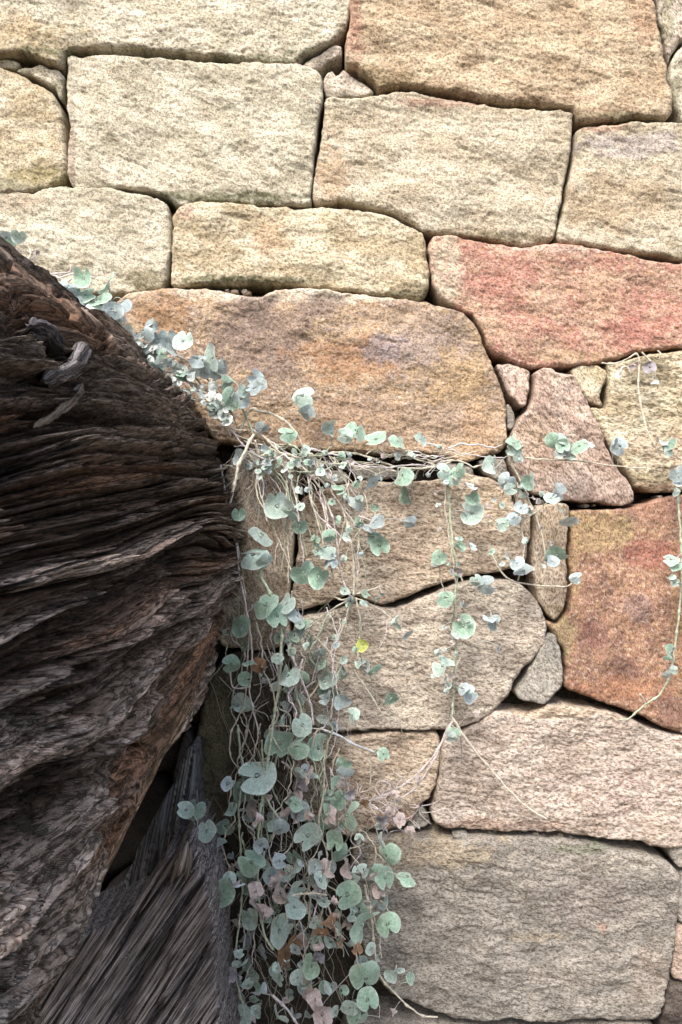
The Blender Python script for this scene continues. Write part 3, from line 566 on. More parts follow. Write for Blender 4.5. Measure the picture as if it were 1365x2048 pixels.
# splinters standing along the broken top
for (x0, y0, x1, y1, r) in ((356,1750,376,1683,7), (345,1765,364,1700,6), (372,1760,382,1692,5)):
    p = catmull([(x0, y0, .150), ((x0+x1)/2+2, (y0+y1)/2, .158), (x1, y1, .157)], 3); W = np.array([P(*a) for a in p]); t = np.linspace(0, 1, len(p))
    v_, q_, t_, cc, g_ = wood_tube(W, r*MM*(1-.85*t**3)*(1-.6*(1-t)**6), (.24, .215, .195), x0*.2); a = Acc(); a.add(v_, q_, t_, cc, g_); a.build('splinter', M_wood2, timber, tinv)
board = thing('grey_board', 'smooth dark bluish grey board leaning behind the broken timber', 'board', tuple(P(360, 2300, .08)))
binv = Matrix.Translation(tuple(P(360, 2300, .08))).inverted()
o = slab('plank', [(240,1780),(305,1640),(350,1560),(385,1490),(392,1560),(402,1650),(424,1740),(444,1850),(446,2330),(160,2330),(190,1950)], wood_h(8.8, .25), wood_c(8.8, (.085, .09, .10), (.11, .115, .12), (.17, .17, .175)), M_wood2, None, 3.2, 10, 60, 8, R_(-80), 1.5, base=.075)  # left side widened as a dark fill for the shaded gap under the log
o.parent = board; o.matrix_parent_inverse = binv

# ------------------------------------------------------------------ plants
KIND = {'s': ((.35, .47, .41), (.55, .64, .59)), 'g': ((.23, .37, .27), (.46, .58, .49)), 'b': ((.33, .41, .42), (.48, .55, .56)), 'd': ((.17, .27, .20), (.33, .43, .36)),
        'v': ((.56, .62, .58), (.72, .76, .73)), 'w': ((.38, .45, .42), (.50, .56, .53)), 'p': ((.44, .36, .34), (.58, .50, .48)), 'o': ((.22, .13, .075), (.34, .22, .14)), 'y': ((.30, .36, .08), (.50, .50, .14)), 'm': ((.30, .27, .30), (.42, .40, .42))}  # 'v': overexposure painted in as near-white leaf colour
STEM = np.array([.50, .46, .37]); STEMG = np.array([.33, .37, .27]); STEMP = np.array([.56, .50, .50])
rl = random.Random(11)
class Plant:
    def near(s, y0, y1, off=26, x0=-99, x1=2000):
        c_ = [p_ for p_ in s.pts if y0 <= p_[1] <= y1 and x0 <= p_[0] <= x1]; p_ = rl.choice(c_); return p_[0]+rl.gauss(0, off), p_[1]+rl.gauss(0, off)
    def __init__(s, label, px, py, h=.02, group=None, cat='trailing plant', name='trailing_plant'):
        loc = tuple(P(px, py, h)); s.root = thing(name, label, cat, loc, group or 'plants trailing over the wall'); s.inv = Matrix.Translation(loc).inverted(); s.pts = []; s.nleaf = 0
        s.small = Acc(); s.nsmall = 0
    def stem(s, pts, h0=.018, h1=None, w=2.2, col=STEM, name='stem', node=True, wob=1.5):
        h1 = h0 if h1 is None else h1
        n = len(pts); p3 = [(x, y, h0+(h1-h0)*i/max(1, n-1)+rl.uniform(-.002, .002)) for i, (x, y) in enumerate(pts)]
        q = np.array(p3); q[:, 2] /= MM; c = catmull(q, 3.0); k = len(c)
        sd_ = rl.uniform(0, 99); t = np.arange(k)*3.0
        c[:, 0] += wob*fbm(t/26+sd_, t*0, 2); c[:, 1] += wob*fbm(t/26+sd_+50, t*0, 2)
        W = P(c[:, 0], c[:, 1], c[:, 2]*MM)
        rad = w*.5*MM*(1+.22*pn(t/19+sd_, t*0))*np.linspace(1.1, .8, k)
        if node:
            for nd in range(20, int(t[-1]), 46): rad = rad*(1+.8*np.exp(-((t-nd-rl.uniform(-9, 9))/3.2)**2))
        v_, q_, t_ = tube_arr(W, rad, 7)
        a = Acc(); cc = np.array(col)*(1+.25*fbm(v_[:, 0]*300+sd_, v_[:, 2]*300, 2))[:, None]
        a.add(v_, q_, t_, cc); s.pts += [(c[i, 0], c[i, 1], c[i, 2]*MM) for i in range(0, k, 3)]
        if name: return a.build(name, M_stem, s.root, s.inv)
        return a
    def fibre(s, acc, pts, h, w, col):
        q = np.array([(x, y, (h+rl.uniform(-.004, .004))/MM) for x, y in pts]); c = catmull(q, 4)
        v_, q_, t_ = tube_arr(P(c[:, 0], c[:, 1], c[:, 2]*MM), np.full(len(c), w*.5*MM), 5); acc.add(v_, q_, t_, col)
    def leaf(s, x, y, r, kind='s', h=None, ang=None, tilt=None, fold=None, asp=1.0, big=True, pet=True):
        """ang: screen direction of the tip in degrees (0 right, 90 up)"""
        near = None
        if s.pts:
            A = np.array(s.pts); dd = np.hypot(A[:, 0]-x, A[:, 1]-y); j = int(dd.argmin()); near = (A[j], dd[j])
        if h is None: h = (near[0][2] if near is not None and near[1] < 150 else .02)+rl.uniform(.006, .018)
        ang = rl.uniform(0, 360) if ang is None else ang+rl.uniform(-12, 12)
        tilt = rl.choice([rl.uniform(8, 40), rl.uniform(35, 72)]) if tilt is None else tilt
        fold = rl.choice([rl.uniform(.05, .35), rl.uniform(.3, .9)]) if fold is None else fold
        asp *= rl.uniform(.85, 1.02)
        nr, na = (7, 30) if big else (4, 18)
        rr = (np.arange(1, nr+1)/nr)[:, None]; aa = np.linspace(0, 2*np.pi, na, endpoint=False)[None]
        da = (aa-np.pi+np.pi) % (2*np.pi)-np.pi
        db = np.abs(np.abs(da)-np.pi)                     # angle from the base (tip along +x)
        nd = rl.uniform(.35, .75)
        out = 1.12*(1-nd*np.exp(-(db/.27)**2))*(1+.04*np.sin(aa*2+rl.uniform(0, 6))+.012*np.sin(aa*5+rl.uniform(0, 6)))*(1-.04*np.exp(-(da/.3)**2))
        if kind in 'op': out = out*(1+.12*np.sin(aa*3+x)+.06*np.sin(aa*7+y)); asp *= .7
        X = rr*out*np.cos(aa)
        Y = rr*out*np.sin(aa)*asp
        X = X+.25*(1-0*rr)                                 # the base notch sits at the petiole
        cup = rl.choice([-1, 1, 1])*rl.uniform(.05, .5)
        Z = -fold*np.sqrt(Y*Y+.01)+cup*((X-.25)**2+.6*Y**2)*.9+(.10*np.sin(aa*3+y)+.06*np.sin(aa*5+x*.7))*rr**2.5+.35*max(0, rl.gauss(0, .6))*np.clip(X-.3, 0, 1)**2
        if kind in 'opm': Z = Z+.35*np.sin(X*3+x)*rr
        pts = np.stack([X.ravel(), Y.ravel(), Z.ravel()], -1); pts = np.concatenate([[[.25, 0, 0]], pts])
        pts[:, 0] -= .25
        # lay the leaf in the picture plane then tilt it about a random in-plane axis
        M = Matrix.Rotation(R_(90), 3, 'X') @ Matrix.Rotation(R_(ang), 3, 'Z')
        ax = rl.uniform(0, 2*math.pi); Tm = Matrix.Rotation(R_(tilt), 3, Vector((math.cos(ax), 0, math.sin(ax))))
        if kind != 'x': Tm = Matrix.Rotation(R_(-rl.uniform(0, 24)), 3, 'X') @ Tm
        Mn = np.array(Tm @ M); k = (D-h)/D
        W = pts @ Mn.T*r*MM*k+P(x, y, h)
        base_l = np.array([-.55+(.3*0), 0, 0]) @ Mn.T*r*MM*k+P(x, y, h)
        ring = 1+np.arange(nr*na).reshape(nr, na); rn = np.roll(ring, -1, 1)
        q_ = np.stack([ring[:-1], rn[:-1], rn[1:], ring[1:]], -1).reshape(-1, 4); t_ = np.stack([np.zeros(na, int), rn[0], ring[0]], -1)[:, [0, 2, 1]]
        c0, c1 = map(np.array, KIND[kind]); var = rl.uniform(.85, 1.15)
        e = np.concatenate([[0], (rr**6+0*aa).ravel()])[:, None]
        vein = np.concatenate([[.5], (np.abs(np.cos(aa*3.5+.2))**14*(1-rr*.5)+0*rr).ravel()])[:, None]*.25
        m = np.clip(.12+.75*e+vein+.25*fbm(pts[:, 0]*2+x, pts[:, 1]*2+y, 2)[:, None], 0, 1)
        cc = (c0*(1-m)+c1*m)*var
        acc = Acc() if big else s.small
        acc.add(W, q_, t_, cc, pts*r*1.0+np.array([x, y, 0]))
        if pet and near is not None and near[1] < 110:
            (nx_, ny_, nh_), dist = near; q0 = P(nx_, ny_, nh_); d_ = np.linalg.norm(base_l-q0)
            mid = (q0+base_l)/2+np.array([rl.uniform(-.15, .15)*d_, -.12*d_, rl.uniform(.05, .25)*d_])
            cpt = catmull([q0, mid, base_l, P(x, y, h)+np.array([0, .0003, 0])*0], .0016)
            v_, q2, t2 = tube_arr(cpt, np.linspace(1.0, .7, len(cpt))*MM*(.9 if big else .6), 6)
            acc.add(v_, q2, t2, (STEM*.6+c1*.4)*rl.uniform(.8, 1.05))
        if big:
            s.nleaf += 1; acc.build('leaf', M_dry if kind in 'opm' else M_leaf, s.root, s.inv)
        else: s.nsmall += 1
    def finish(s):
        if s.nsmall: s.small.build('small_leaves', M_leaf, s.root, s.inv)['kind'] = 'stuff'

# --- 1 the clump creeping along the top of the log
p1 = Plant('overexposed silver-green trailing plant creeping along the upper edge of the log at the upper left', 200, 640, .08)
p1.stem([(-10,500),(20,522),(60,540),(110,572),(160,606),(220,648),(290,698),(340,706),(390,728),(430,745),(470,765),(484,784)], .10, .04, 4.0, STEM*1.15)
p1.stem([(-5,486),(40,520),(90,560),(150,590),(210,640)], .11, .09, 4.5, STEM*1.2)
p1.stem([(80,566),(110,558),(150,548),(190,556)], .10, .09, 3, STEMP)
p1.stem([(50,555),(92,548),(135,545),(142,530)], .10, .09, 2.4, STEMP)
p1.stem([(40,520),(32,500),(30,478)], .10, .09, 3.4, STEM*1.2)
p1.stem([(45,528),(62,512),(58,495)], .10, .09, 3, STEM*1.2)
p1.stem([(175,615),(180,585),(172,560)], .09, .08, 2.4); p1.stem([(205,640),(222,600),(217,570)], .09, .08, 2.4)
p1.stem([(290,698),(330,716),(380,745),(420,790),(450,825),(470,850)], .06, .04, 4.4, STEMG)
p1.stem([(395,730),(420,765),(446,800),(466,832),(478,862)], .05, .04, 3, (.20, .15, .10))
p1.stem([(350,720),(380,760),(410,790),(440,835),(462,872)], .05, .045, 3.4, STEM*1.1)
p1.stem([(440,748),(470,790),(486,820),(500,850),(508,870)], .045, .035, 4, STEMG)
p1.stem([(428,760),(450,795),(466,840),(470,868),(500,880)], .045, .035, 3, STEM)
for a in [(12,476,15,'b'),(38,470,15,'s',None,80),(26,472,13,'g'),(70,508,11,'m'),(28,506,16,'m'),(45,545,16,'v'),(66,552,13,'v'),(88,560,12,'v'),
          (168,558,22,'g',None,80),(214,566,23,'g',None,70),(146,575,17,'b'),(172,590,20,'g'),(200,598,23,'g'),(238,608,20,'b'),(150,600,16,'b'),(225,622,20,'b'),(190,620,18,'v'),(208,636,18,'v'),(240,640,14,'v'),(120,575,15,'b'),(135,590,14,'v'),
          (285,658,18,'b'),(303,650,14,'b',None,40),(318,678,18,'b'),(336,668,18,'b'),(366,682,21,'s',None,60),(345,700,15,'b'),(300,690,16,'v'),(325,700,14,'v'),(275,680,15,'v'),(258,662,13,'v'),
          (425,714,25,'s',None,20),(396,716,16,'b'),(385,740,15,'v'),(410,745,13,'b'),(440,742,20,'b'),(448,724,12,'b'),(512,756,17,'b'),(508,776,15,'b'),(522,768,12,'b'),(455,765,14,'g'),(462,795,19,'g'),(482,798,17,'b'),(446,818,15,'s'),(432,790,12,'v'),(420,770,12,'v'),(470,815,12,'g'),(488,782,12,'s')]:
    p1.leaf(a[0], a[1], a[2], a[3], None, a[5] if len(a) > 5 else None)
for k in range(36):
    t = rl.random(); x = 30+t*420; y = 535+t*300+rl.uniform(-25, 20); q = [(x, y)]
    for i_ in range(3): x += rl.uniform(6, 34); y += rl.uniform(-8, 32); q.append((x, y))
    p1.stem(q, .08-.03*t, None, rl.uniform(1.6, 3.2), rl.choice([STEM*1.2, STEMP*1.1, STEM*1.2]), wob=3)
for k in range(190):
    t = rl.random(); x = 30+t*430; y = 545+t*300+rl.uniform(-34, 16)+(-10 if t > .3 else 0)
    p1.leaf(x, y, rl.uniform(5, 13), rl.choice('svvgvvb'), big=False, tilt=rl.uniform(20, 70))
p1.finish()

# --- 2 the big hanging clump
p2 = Plant('dense silver-green clump cascading from the ledge down beside the log to the bottom edge', 560, 915, .02)
st = p2.stem
st([(478,868),(500,820),(520,822),(545,828),(580,850),(600,880),(615,905),(640,912),(668,905),(705,906),(740,915),(800,935),(860,935),(900,925)], .035, .03, 4.4)
st([(500,855),(520,868),(548,888),(590,912),(640,925),(690,930),(760,935),(830,930),(890,935)], .03, .03, 3.6, STEMP)
st([(512,880),(516,905),(520,925)], .04, .04, 4); st([(508,870),(494,895),(478,930),(467,980),(455,1030),(444,1080),(438,1107)], .05, .07, 5.2, STEM*1.15)
st([(442,930),(449,975),(455,1020),(462,1050),(475,1100),(479,1150),(490,1200),(500,1260),(505,1320),(500,1380),(508,1425),(520,1468)], .06, .05, 3.4, STEMP)
st([(525,870),(560,905),(592,922),(622,952),(645,985),(653,1020),(650,1070)], .035, .04, 3.6)
st([(590,930),(640,958),(667,990),(690,1030),(701,1080),(708,1130),(708,1192)], .035, .045, 4)
st([(610,935),(650,950),(680,985),(702,1040),(706,1090),(716,1150),(710,1190)], .03, .04, 3)
st([(640,975),(664,1030),(675,1085),(680,1130),(692,1180),(704,1194)], .035, .04, 3.2, STEMP)
st([(545,915),(530,950),(520,1000),(515,1060)], .03, .03, 1.6, STEMG)
for q in ([(706,1194),(686,1200),(668,1192)], [(706,1194),(660,1222),(622,1252),(600,1262)], [(706,1194),(740,1208),(765,1222),(800,1252)], [(706,1194),(696,1230),(672,1285),(652,1330),(632,1378),(612,1402)], [(706,1194),(695,1225),(692,1262)], [(708,1190),(740,1180),(765,1172)], [(712,1196),(722,1250),(716,1310),(724,1345)], [(712,1345),(735,1380),(765,1428)]):
    st(q, .04, .035, 3.2)
st([(530,1125),(522,1150),(540,1185),(560,1235),(563,1300),(557,1380),(547,1440),(541,1490),(530,1560),(520,1640),(515,1720),(518,1800),(530,1870),(548,1900)], .055, .075, 5.2, STEMG*1.25)
st([(524,1480),(528,1560),(526,1640),(520,1700)], .06, .07, 3.4, STEMG*1.1)
st([(565,1250),(580,1300),(600,1350),(612,1380),(622,1410),(628,1450)], .05, .05, 4, STEMP)
st([(548,1452),(580,1452),(620,1456),(652,1460)], .05, .05, 3); st([(648,1460),(680,1472),(705,1487),(755,1507)], .05, .04, 4.4, np.array([.58, .60, .62]))
st([(500,1250),(495,1330),(490,1400),(474,1440),(462,1470),(461,1510),(478,1540)], .05, .05, 2.8)
st([(477,1450),(480,1500),(487,1540),(478,1620),(482,1700),(484,1800),(472,1900),(474,1960),(486,2010),(494,2060)], .06, .07, 3.6, STEMG)
st([(460,1330),(462,1360),(470,1376),(500,1374)], .06, .06, 2.6, STEMP)
st([(650,1500),(648,1580),(638,1650),(655,1710),(643,1760),(650,1800),(632,1850),(612,1900)], .055, .06, 3)
st([(655,1720),(642,1780),(628,1840),(640,1900)], .065, .065, 3, STEMP); st([(662,1722),(650,1790),(640,1850)], .065, .065, 2.6, STEM)
st([(574,1802),(592,1790),(620,1786),(655,1790)], .075, .075, 4, STEM*1.1)
st([(640,1790),(660,1820),(668,1850),(690,1880)], .07, .065, 3.4, STEMP)
st([(600,1950),(622,1975),(636,2000),(650,2060)], .07, .07, 3.4, (.35, .30, .18)); st([(545,1990),(575,2020),(600,2055)], .075, .08, 4.4, STEMP)
st([(740,1500),(742,1560),(735,1600)], .04, .04, 1.8); st([(730,1770),(745,1850),(750,1900),(760,1950),(792,1988),(822,2016),(850,2033),(876,2034)], .05, .04, 3.8, STEM*1.1)
st([(420,1805),(440,1790),(464,1776),(490,1768)], .10, .08, 4.2, np.array([.55, .60, .62])); st([(405,1660),(385,1668),(360,1688),(340,1700)], .10, .11, 3.2, STEMP)
st([(560,1640),(540,1610),(524,1580)], .07, .07, 4, STEMG); st([(475,1080),(490,1180),(488,1250)], .05, .05, 2.4)
st([(700,1790),(708,1830),(712,1900),(718,1935)], .06, .06, 4, STEM)
for k in range(56):
    x = rl.choice([rl.gauss(520, 36), rl.gauss(600, 70), rl.gauss(670, 60)]); y = rl.uniform(1180, 1850); n = rl.randint(3, 6); q = [(x, y)]
    for i_ in range(n): x += rl.uniform(-30, 30); y += rl.uniform(15, 70); q.append((x, y))
    st(q, rl.uniform(.02, .075), None, rl.uniform(1.3, 3.0), rl.choice([STEM, STEMG, STEMP, STEMP, STEM*1.1]), wob=4)
for k in range(64):   # tangle of short runners on the ledge
    x = rl.uniform(490, 900) if k % 3 else rl.uniform(480, 640); y = rl.uniform(895, 935); q = [(x, y)]
    dx = rl.choice([-1, 1])*rl.uniform(14, 34); dy = rl.uniform(-6, 8)
    for i_ in range(rl.randint(2, 4)): x += dx+rl.uniform(-9, 9); y += dy+rl.uniform(-12, 14); q.append((x, y))
    st(q, rl.uniform(.02, .04), None, rl.uniform(1.4, 3.2), rl.choice([STEM*1.1, STEMP, STEM, STEMG]), wob=4)
for k in range(22):
    x = rl.uniform(495, 700); y = 908; q = [(x, y), (x+rl.uniform(10, 30), y+rl.uniform(20, 40)), (x+rl.uniform(20, 70), y+rl.uniform(70, 110)), (x+rl.uniform(20, 100), y+rl.uniform(130, 260))]
    st(q, .03, .045, rl.uniform(1.6, 2.8), rl.choice([STEM, STEMP, STEMG]), wob=3)
LV2 = [(605,790,22,'s',0),(613,828,17,'b',-60),(657,852,15,'s',120),(714,860,20,'g',80),(690,872,17,'s',180),(752,878,21,'g',200),(798,882,20,'g',80),(842,880,14,'s',70),(576,866,18,'g',180),(523,860,14,'b',60),(481,916,17,'b',-90),(748,966,20,'b',250),(720,1000,20,'w',20),(803,950,20,'g',60),(814,990,20,'g',20),(822,1045,13,'b',0),
 (752,1038,20,'b',40),(735,1052,14,'b',160),(748,1074,15,'d',180),(760,1092,18,'g',-80),(678,972,13,'g',0),(660,1072,14,'g',20),(650,1092,19,'s',200),(660,1122,14,'b',-80),(634,1086,13,'g',180),(556,1012,27,'s',110),(582,1022,26,'s',20),(525,1068,24,'s',60),(506,1108,29,'s',190),(532,1124,17,'s',-20),(600,1056,15,'d',-90),(608,1146,25,'g',130),(638,1154,22,'g',60),(478,1028,13,'g',100),
 (530,1208,27,'g',150),(556,1232,24,'g',-70),(572,1206,20,'s',60),(598,1232,18,'b',100),(604,1262,25,'g',160),(588,1272,18,'w',-60),(482,1252,22,'g',100),(462,1330,17,'g',190),(490,1358,14,'g',0),(574,1350,21,'s',70),(486,1424,25,'s',200),(592,1400,18,'s',120),(658,1358,18,'s',80),(655,1396,16,'b',190),(686,1400,18,'b',30),(704,1432,15,'s',-60),(606,1450,21,'s',130),(640,1496,27,'g',-90),(560,1488,29,'g',-120),(592,1490,22,'g',20),(514,1550,38,'s',200),(490,1582,24,'d',-90),(504,1612,24,'p',-90),
 (602,1622,19,'b',-20),(592,1608,15,'g',160),(372,1620,17,'s',170),(388,1618,20,'d',60),(414,1662,20,'s',100),(430,1690,20,'s',-40),(405,1722,18,'s',-120),(443,1784,27,'d',120),(562,1660,19,'b',-60),(545,1648,14,'g',100),(616,1672,27,'s',220),(645,1660,22,'g',30),(694,1630,25,'g',20),(672,1572,20,'g',200),(690,1556,18,'b',-20),(672,1680,20,'g',-80),(630,1735,15,'b',-90),(540,1752,17,'b',-70),(502,1722,27,'g',150),(528,1722,18,'s',40),(588,1780,24,'s',30),(560,1722,14,'b',0),
 (590,1812,25,'s',150),(560,1862,30,'s',30),(500,1836,20,'s',100),(500,1770,17,'g',60),(695,1790,27,'g',190),(708,1780,19,'g',60),(728,1850,33,'g',60),(732,1958,30,'g',-90),(736,2000,22,'g',-90),(622,1932,22,'g',60),(690,1712,20,'d',40),(770,1712,24,'g',90),(772,1756,22,'g',-90),(752,1748,18,'g',120),(776,1848,22,'g',-80),(816,1752,18,'g',30),(788,1950,16,'s',100),(822,1955,13,'g',90),(520,1985,18,'b',-60),(508,1970,16,'g',100),(455,1998,18,'d',130),(480,2036,22,'s',180),(555,2036,20,'s',60),(760,1740,13,'p',-80),(758,1780,16,'p',-80),
 (665,1850,24,'o',-120),(640,1868,15,'o',200),(574,1910,24,'o',-80),(590,1890,17,'o',60),(640,1890,15,'p',-80),(630,2000,20,'p',-60),(645,2030,24,'p',-90),(700,2016,18,'s',0),(716,2042,20,'g',60),(556,1310,13,'s',0),(640,1330,16,'d',90),(658,1380,20,'d',60),(768,1508,13,'g',-80),(535,1830,14,'d',0),(440,1650,14,'d',0),(520,1332,18,'o',150),(680,1600,18,'d',0),(660,1610,17,'g',0),(688,1528,14,'g',60),(500,1325,14,'g',-90),(735,1338,15,'b',120),(752,1344,16,'g',0),(720,1325,12,'s',120),(815,1268,12,'b',60),(785,1396,17,'g',30),(725,1290,13,'y',80),(790,1245,14,'s',10),(625,1285,16,'g',0),(640,1310,14,'s',-90)]
for (x, y, r, kd, a) in LV2: p2.leaf(x, y, r, kd, None, a)
for k in range(200):
    y = rl.choice([rl.uniform(1240, 2060), rl.uniform(1500, 2060), rl.uniform(1700, 2060)])
    x, y = p2.near(y-20, y+20, 22)
    if x > 800 or x < 440: continue
    p2.leaf(x, y, rl.uniform(6, 17), rl.choice('sgsbsbsdgspw'), h=rl.uniform(.015, .085), big=False, tilt=rl.uniform(30, 78))
for k in range(44):   # curled withered leaves inside the clump
    x, y = p2.near(1540, 2050, 30); p2.leaf(x, y, rl.uniform(9, 20), rl.choice('ppppsmo'), None, rl.uniform(-120, -60), tilt=rl.uniform(30, 70))
for k in range(60):
    x, y = p2.near(900, 945, 12, 500, 910); p2.leaf(x, y, rl.uniform(4, 10), rl.choice('swgsbp'), big=False, tilt=rl.uniform(10, 70))
for k in range(40):
    x, y = p2.near(960, 1350, 22, 600, 830); p2.leaf(x, y, rl.uniform(5, 11), rl.choice('swgsbg'), big=False, tilt=rl.uniform(10, 70))
# fine dry fibres and rootlets
fa = Acc()
for k in range(420):
    zone = rl.random()
    if zone < .25: x = rl.uniform(480, 620); y = rl.uniform(880, 960); dx, dy, hh = rl.uniform(-20, 20), rl.uniform(10, 34), .03
    elif zone < .35: x = rl.uniform(600, 900); y = rl.uniform(915, 945); dx, dy, hh = rl.uniform(-25, 25), rl.uniform(-6, 18), .022
    else: x = rl.gauss(580, 75); y = rl.uniform(1180, 2000); dx, dy, hh = rl.uniform(-18, 18), rl.uniform(8, 40), rl.uniform(.01, .06)
    q = [(x, y)]
    for i_ in range(rl.randint(2, 5)): x += dx+rl.uniform(-14, 14); y += dy+rl.uniform(-12, 12); q.append((x, y))
    p2.fibre(fa, q, hh, rl.uniform(.6, 1.5), rl.choice([STEM*.9, STEMP*.9, STEM*.45, np.array([.16, .11, .07]), STEMG*.6]))
fa.build('dry_fibres', M_stem, p2.root, p2.inv)['kind'] = 'stuff'
p2.finish()

# --- 3 the long strand in the middle of the wall
p3 = Plant('long thin strand hanging down mid-wall and forking above the mauve brown stone', 895, 955, .02)
st = p3.stem
st([(880,926),(893,950),(899,1000),(903,1060),(908,1100),(916,1140),(910,1200),(912,1260),(910,1320),(907,1380),(905,1438)], .025, .03, 4, STEMG*1.15)
st([(900,940),(890,1000),(897,1060),(905,1110),(912,1180),(908,1240),(914,1300),(908,1360),(908,1430)], .025, .028, 2.8, STEM)
st([(906,1436),(940,1488),(990,1548),(1040,1602),(1094,1640)], .03, .03, 4.2, STEM*1.05); st([(906,1440),(882,1490),(852,1530),(822,1560),(770,1590),(724,1606)], .03, .03, 3.6, STEMP)
st([(895,1455),(872,1512),(834,1572),(796,1600)], .03, .03, 2.6, STEMP); st([(770,1590),(780,1570),(760,1562),(752,1580),(772,1600)], .03, .03, 2.2, STEMP); st([(735,1605),(760,1620),(790,1650),(815,1668)], .03, .03, 2.6, STEMP)
st([(750,1590),(740,1612),(762,1640),(775,1665)], .03, .03, 2.4, STEMP); st([(922,1470),(924,1530)], .03, .03, 1.4, (.2, .15, .1)); st([(905,1350),(925,1310),(945,1290)], .03, .03, 1.8)
st([(916,1140),(935,1180),(975,1215),(985,1235)], .03, .03, 1.8); st([(884,1120),(880,1150),(890,1185)], .025, .025, 2.2)
for (x, y, r, kd, a) in [(905,948,21,'g',100),(888,942,15,'s',180),(918,940,14,'g',30),(944,1026,23,'s',160),(878,1114,16,'g',60),(872,1124,9,'w',0),(920,1092,12,'g',120),(944,1092,12,'b',0),(890,1194,18,'g',180),(968,1170,19,'b',0),(928,1252,22,'g',120),(918,1268,14,'w',-80),(990,1246,17,'b',-10),(978,1236,13,'b',170),(996,1298,11,'b',-90),(885,1330,22,'s',120),(938,1384,20,'b',0),(925,1376,13,'b',150),(910,1466,14,'g',-30),(902,1474,11,'w',180),(915,1145,12,'p',-90),(888,1300,8,'p',0),(905,1350,8,'p',0),(800,1640,15,'p',-60),(780,1628,15,'p',-90),(820,1662,11,'p',-40),(764,1640,12,'p',-90),(838,1560,10,'p',60),(790,1588,9,'p',0),(955,1160,12,'s',120)]:
    p3.leaf(x, y, r, kd, None, a)
for k in range(34):
    x, y = p3.near(950, 1440, 24); p3.leaf(x, y, rl.uniform(4, 8), rl.choice('swgsbp'), big=False, tilt=rl.uniform(10, 70))
fa = Acc()
for k in range(26):
    x = rl.gauss(780, 40); y = rl.gauss(1610, 25); q = [(x, y)]
    for i_ in range(4): x += rl.uniform(-24, 24); y += rl.uniform(-16, 22); q.append((x, y))
    p3.fibre(fa, q, .03, rl.uniform(.8, 1.8), STEMP)
fa.build('dry_fibres', M_stem, p3.root, p3.inv)['kind'] = 'stuff'; p3.finish()

# --- 4 strands right of the middle, below the slanting stone
p4 = Plant('sprawling strand with bluish leaves hanging over the joint below the slanting pink stone', 1040, 930, .02)
st = p4.stem
st([(1015,905),(1022,925),(1038,955),(1058,1000),(1075,1040),(1087,1080),(1093,1130)], .025, .03, 3.4)
st([(1035,965),(1046,1010),(1044,1060),(1050,1090),(1043,1130),(1036,1162)], .025, .03, 3.4); st([(985,1110),(1000,1140),(1018,1158),(1036,1165),(1080,1171),(1130,1173),(1150,1164)], .03, .03, 3.4)
st([(1109,992),(1080,1018),(1052,1036),(1020,1048),(985,1050)], .03, .03, 2.6); st([(905,985),(935,1004),(975,1018),(1028,1022)], .028, .03, 1.8, (.25, .20, .14)); st([(1015,965),(1003,1000),(994,1030)], .025, .03, 1.5, (.25, .2, .14))
for (x, y, r, kd, a) in [(988,928,19,'s',100),(1012,962,16,'b',60),(1020,978,13,'s',0),(1062,962,18,'g',120),(1052,978,13,'s',-90),(1116,986,22,'b',-10),(1103,996,15,'s',0),(1138,1044,18,'w',-20),(1114,1112,22,'g',30),(1104,1122,13,'b',180),(1042,1016,13,'b',60),(1005,1046,14,'s',190),(1030,1034,14,'b',20),(1048,1142,22,'b',-80),(1034,1126,14,'b',120),(1152,1155,13,'b',0),(942,972,13,'w',20),(945,995,14,'g',120),(1046,996,9,'w',0)]:
    p4.leaf(x, y, r, kd, None, a)
for k in range(28): p4.leaf(*p4.near(925, 1140, 14), rl.uniform(4, 8), rl.choice('swgsbp'), big=False, tilt=rl.uniform(10, 70))
p4.finish()
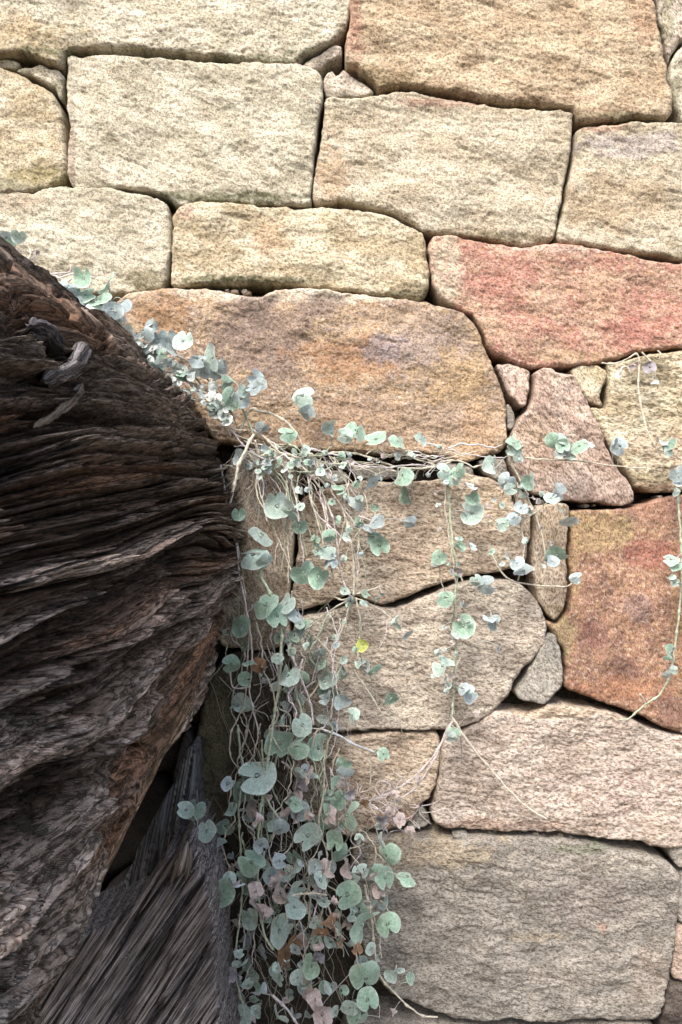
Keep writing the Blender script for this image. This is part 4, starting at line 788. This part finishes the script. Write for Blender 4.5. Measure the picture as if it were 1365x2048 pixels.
# --- 5 sprig on the slanting stone
p5 = Plant('small leafy sprig lying across the slanting pink stone', 1130, 915, .02, cat='plant sprig', name='trailing_sprig')
p5.stem([(1020,895),(1036,912),(1060,916),(1110,920),(1160,922),(1230,932),(1292,937)], .022, .022, 3.0); p5.stem([(1055,905),(1075,890),(1100,888),(1125,905)], .025, .025, 2.0, (.28, .22, .16)); p5.stem([(1125,915),(1150,895),(1180,885)], .025, .025, 2.2, STEMG)
for (x, y, r, kd, a) in [(1118,880,17,'g',100),(1136,878,16,'s',50),(1126,892,14,'g',-60),(1158,892,18,'g',20),(1176,888,12,'s',10),(1122,906,11,'w',-60),(1136,908,11,'w',-90),(1028,886,15,'g',60),(1035,900,13,'g',0),(1040,912,12,'s',-60),(1022,900,11,'s',150),(1242,892,18,'b',-20),(1230,886,11,'b',160),(1144,912,9,'s',0)]: p5.leaf(x, y, r, kd, None, a)
p5.finish()
# --- 6 dry sprig top right
p6 = Plant('withered pale sprig hanging from the joint under the red stone onto the yellow stone', 1275, 715, .02, cat='plant sprig', name='withered_sprig')
p6.stem([(1258,716),(1272,708),(1280,722),(1277,760),(1284,820),(1298,868),(1322,912)], .018, .025, 3.0, STEM*1.15); p6.stem([(1204,726),(1235,726),(1262,714)], .018, .018, 2.6, STEM*1.1); p6.stem([(1240,748),(1244,736),(1256,734),(1264,748)], .02, .02, 3, STEM*1.15); p6.stem([(1285,705),(1300,722),(1310,745),(1308,765)], .02, .02, 3, STEM); p6.stem([(1315,700),(1322,708),(1318,720)], .02, .02, 2.4, STEM)
for (x, y, r, kd, a) in [(1268,730,10,'p',0),(1240,750,8,'w',-90),(1300,735,12,'m',-60),(1312,760,10,'w',-60),(1338,886,15,'g',30),(1326,882,12,'w',180),(1345,900,12,'s',-60)]: p6.leaf(x, y, r, kd, None, a)
p6.finish()
# --- 7 strand at the right edge
p7 = Plant('sparse strand trailing down the right edge over the rust red stone', 1362, 930, .02)
p7.stem([(1362,925),(1357,1000),(1361,1060),(1364,1130),(1361,1200),(1352,1280),(1340,1350),(1320,1388),(1292,1408),(1262,1434),(1240,1440)], .022, .028, 4, STEMG*1.1); p7.stem([(1292,1410),(1286,1396),(1280,1388)], .028, .03, 3, STEM); p7.stem([(1368,960),(1366,1040),(1368,1120),(1366,1180)], .02, .02, 2.6)
for (x, y, r, kd, a) in [(1356,948,15,'b',120),(1362,968,14,'b',-60),(1350,984,10,'s',180),(1342,1118,15,'s',160),(1356,1134,14,'g',-60),(1350,1165,9,'s',0),(1342,1302,13,'d',60),(1336,1320,9,'g',0),(1334,1350,10,'w',0),(1344,1150,8,'s',0),(1348,1340,8,'s',0)]: p7.leaf(x, y, r, kd, None, a)
p7.finish()
print('verts', sum(len(m.vertices) for m in bpy.data.meshes), 'objs', len(bpy.data.objects))
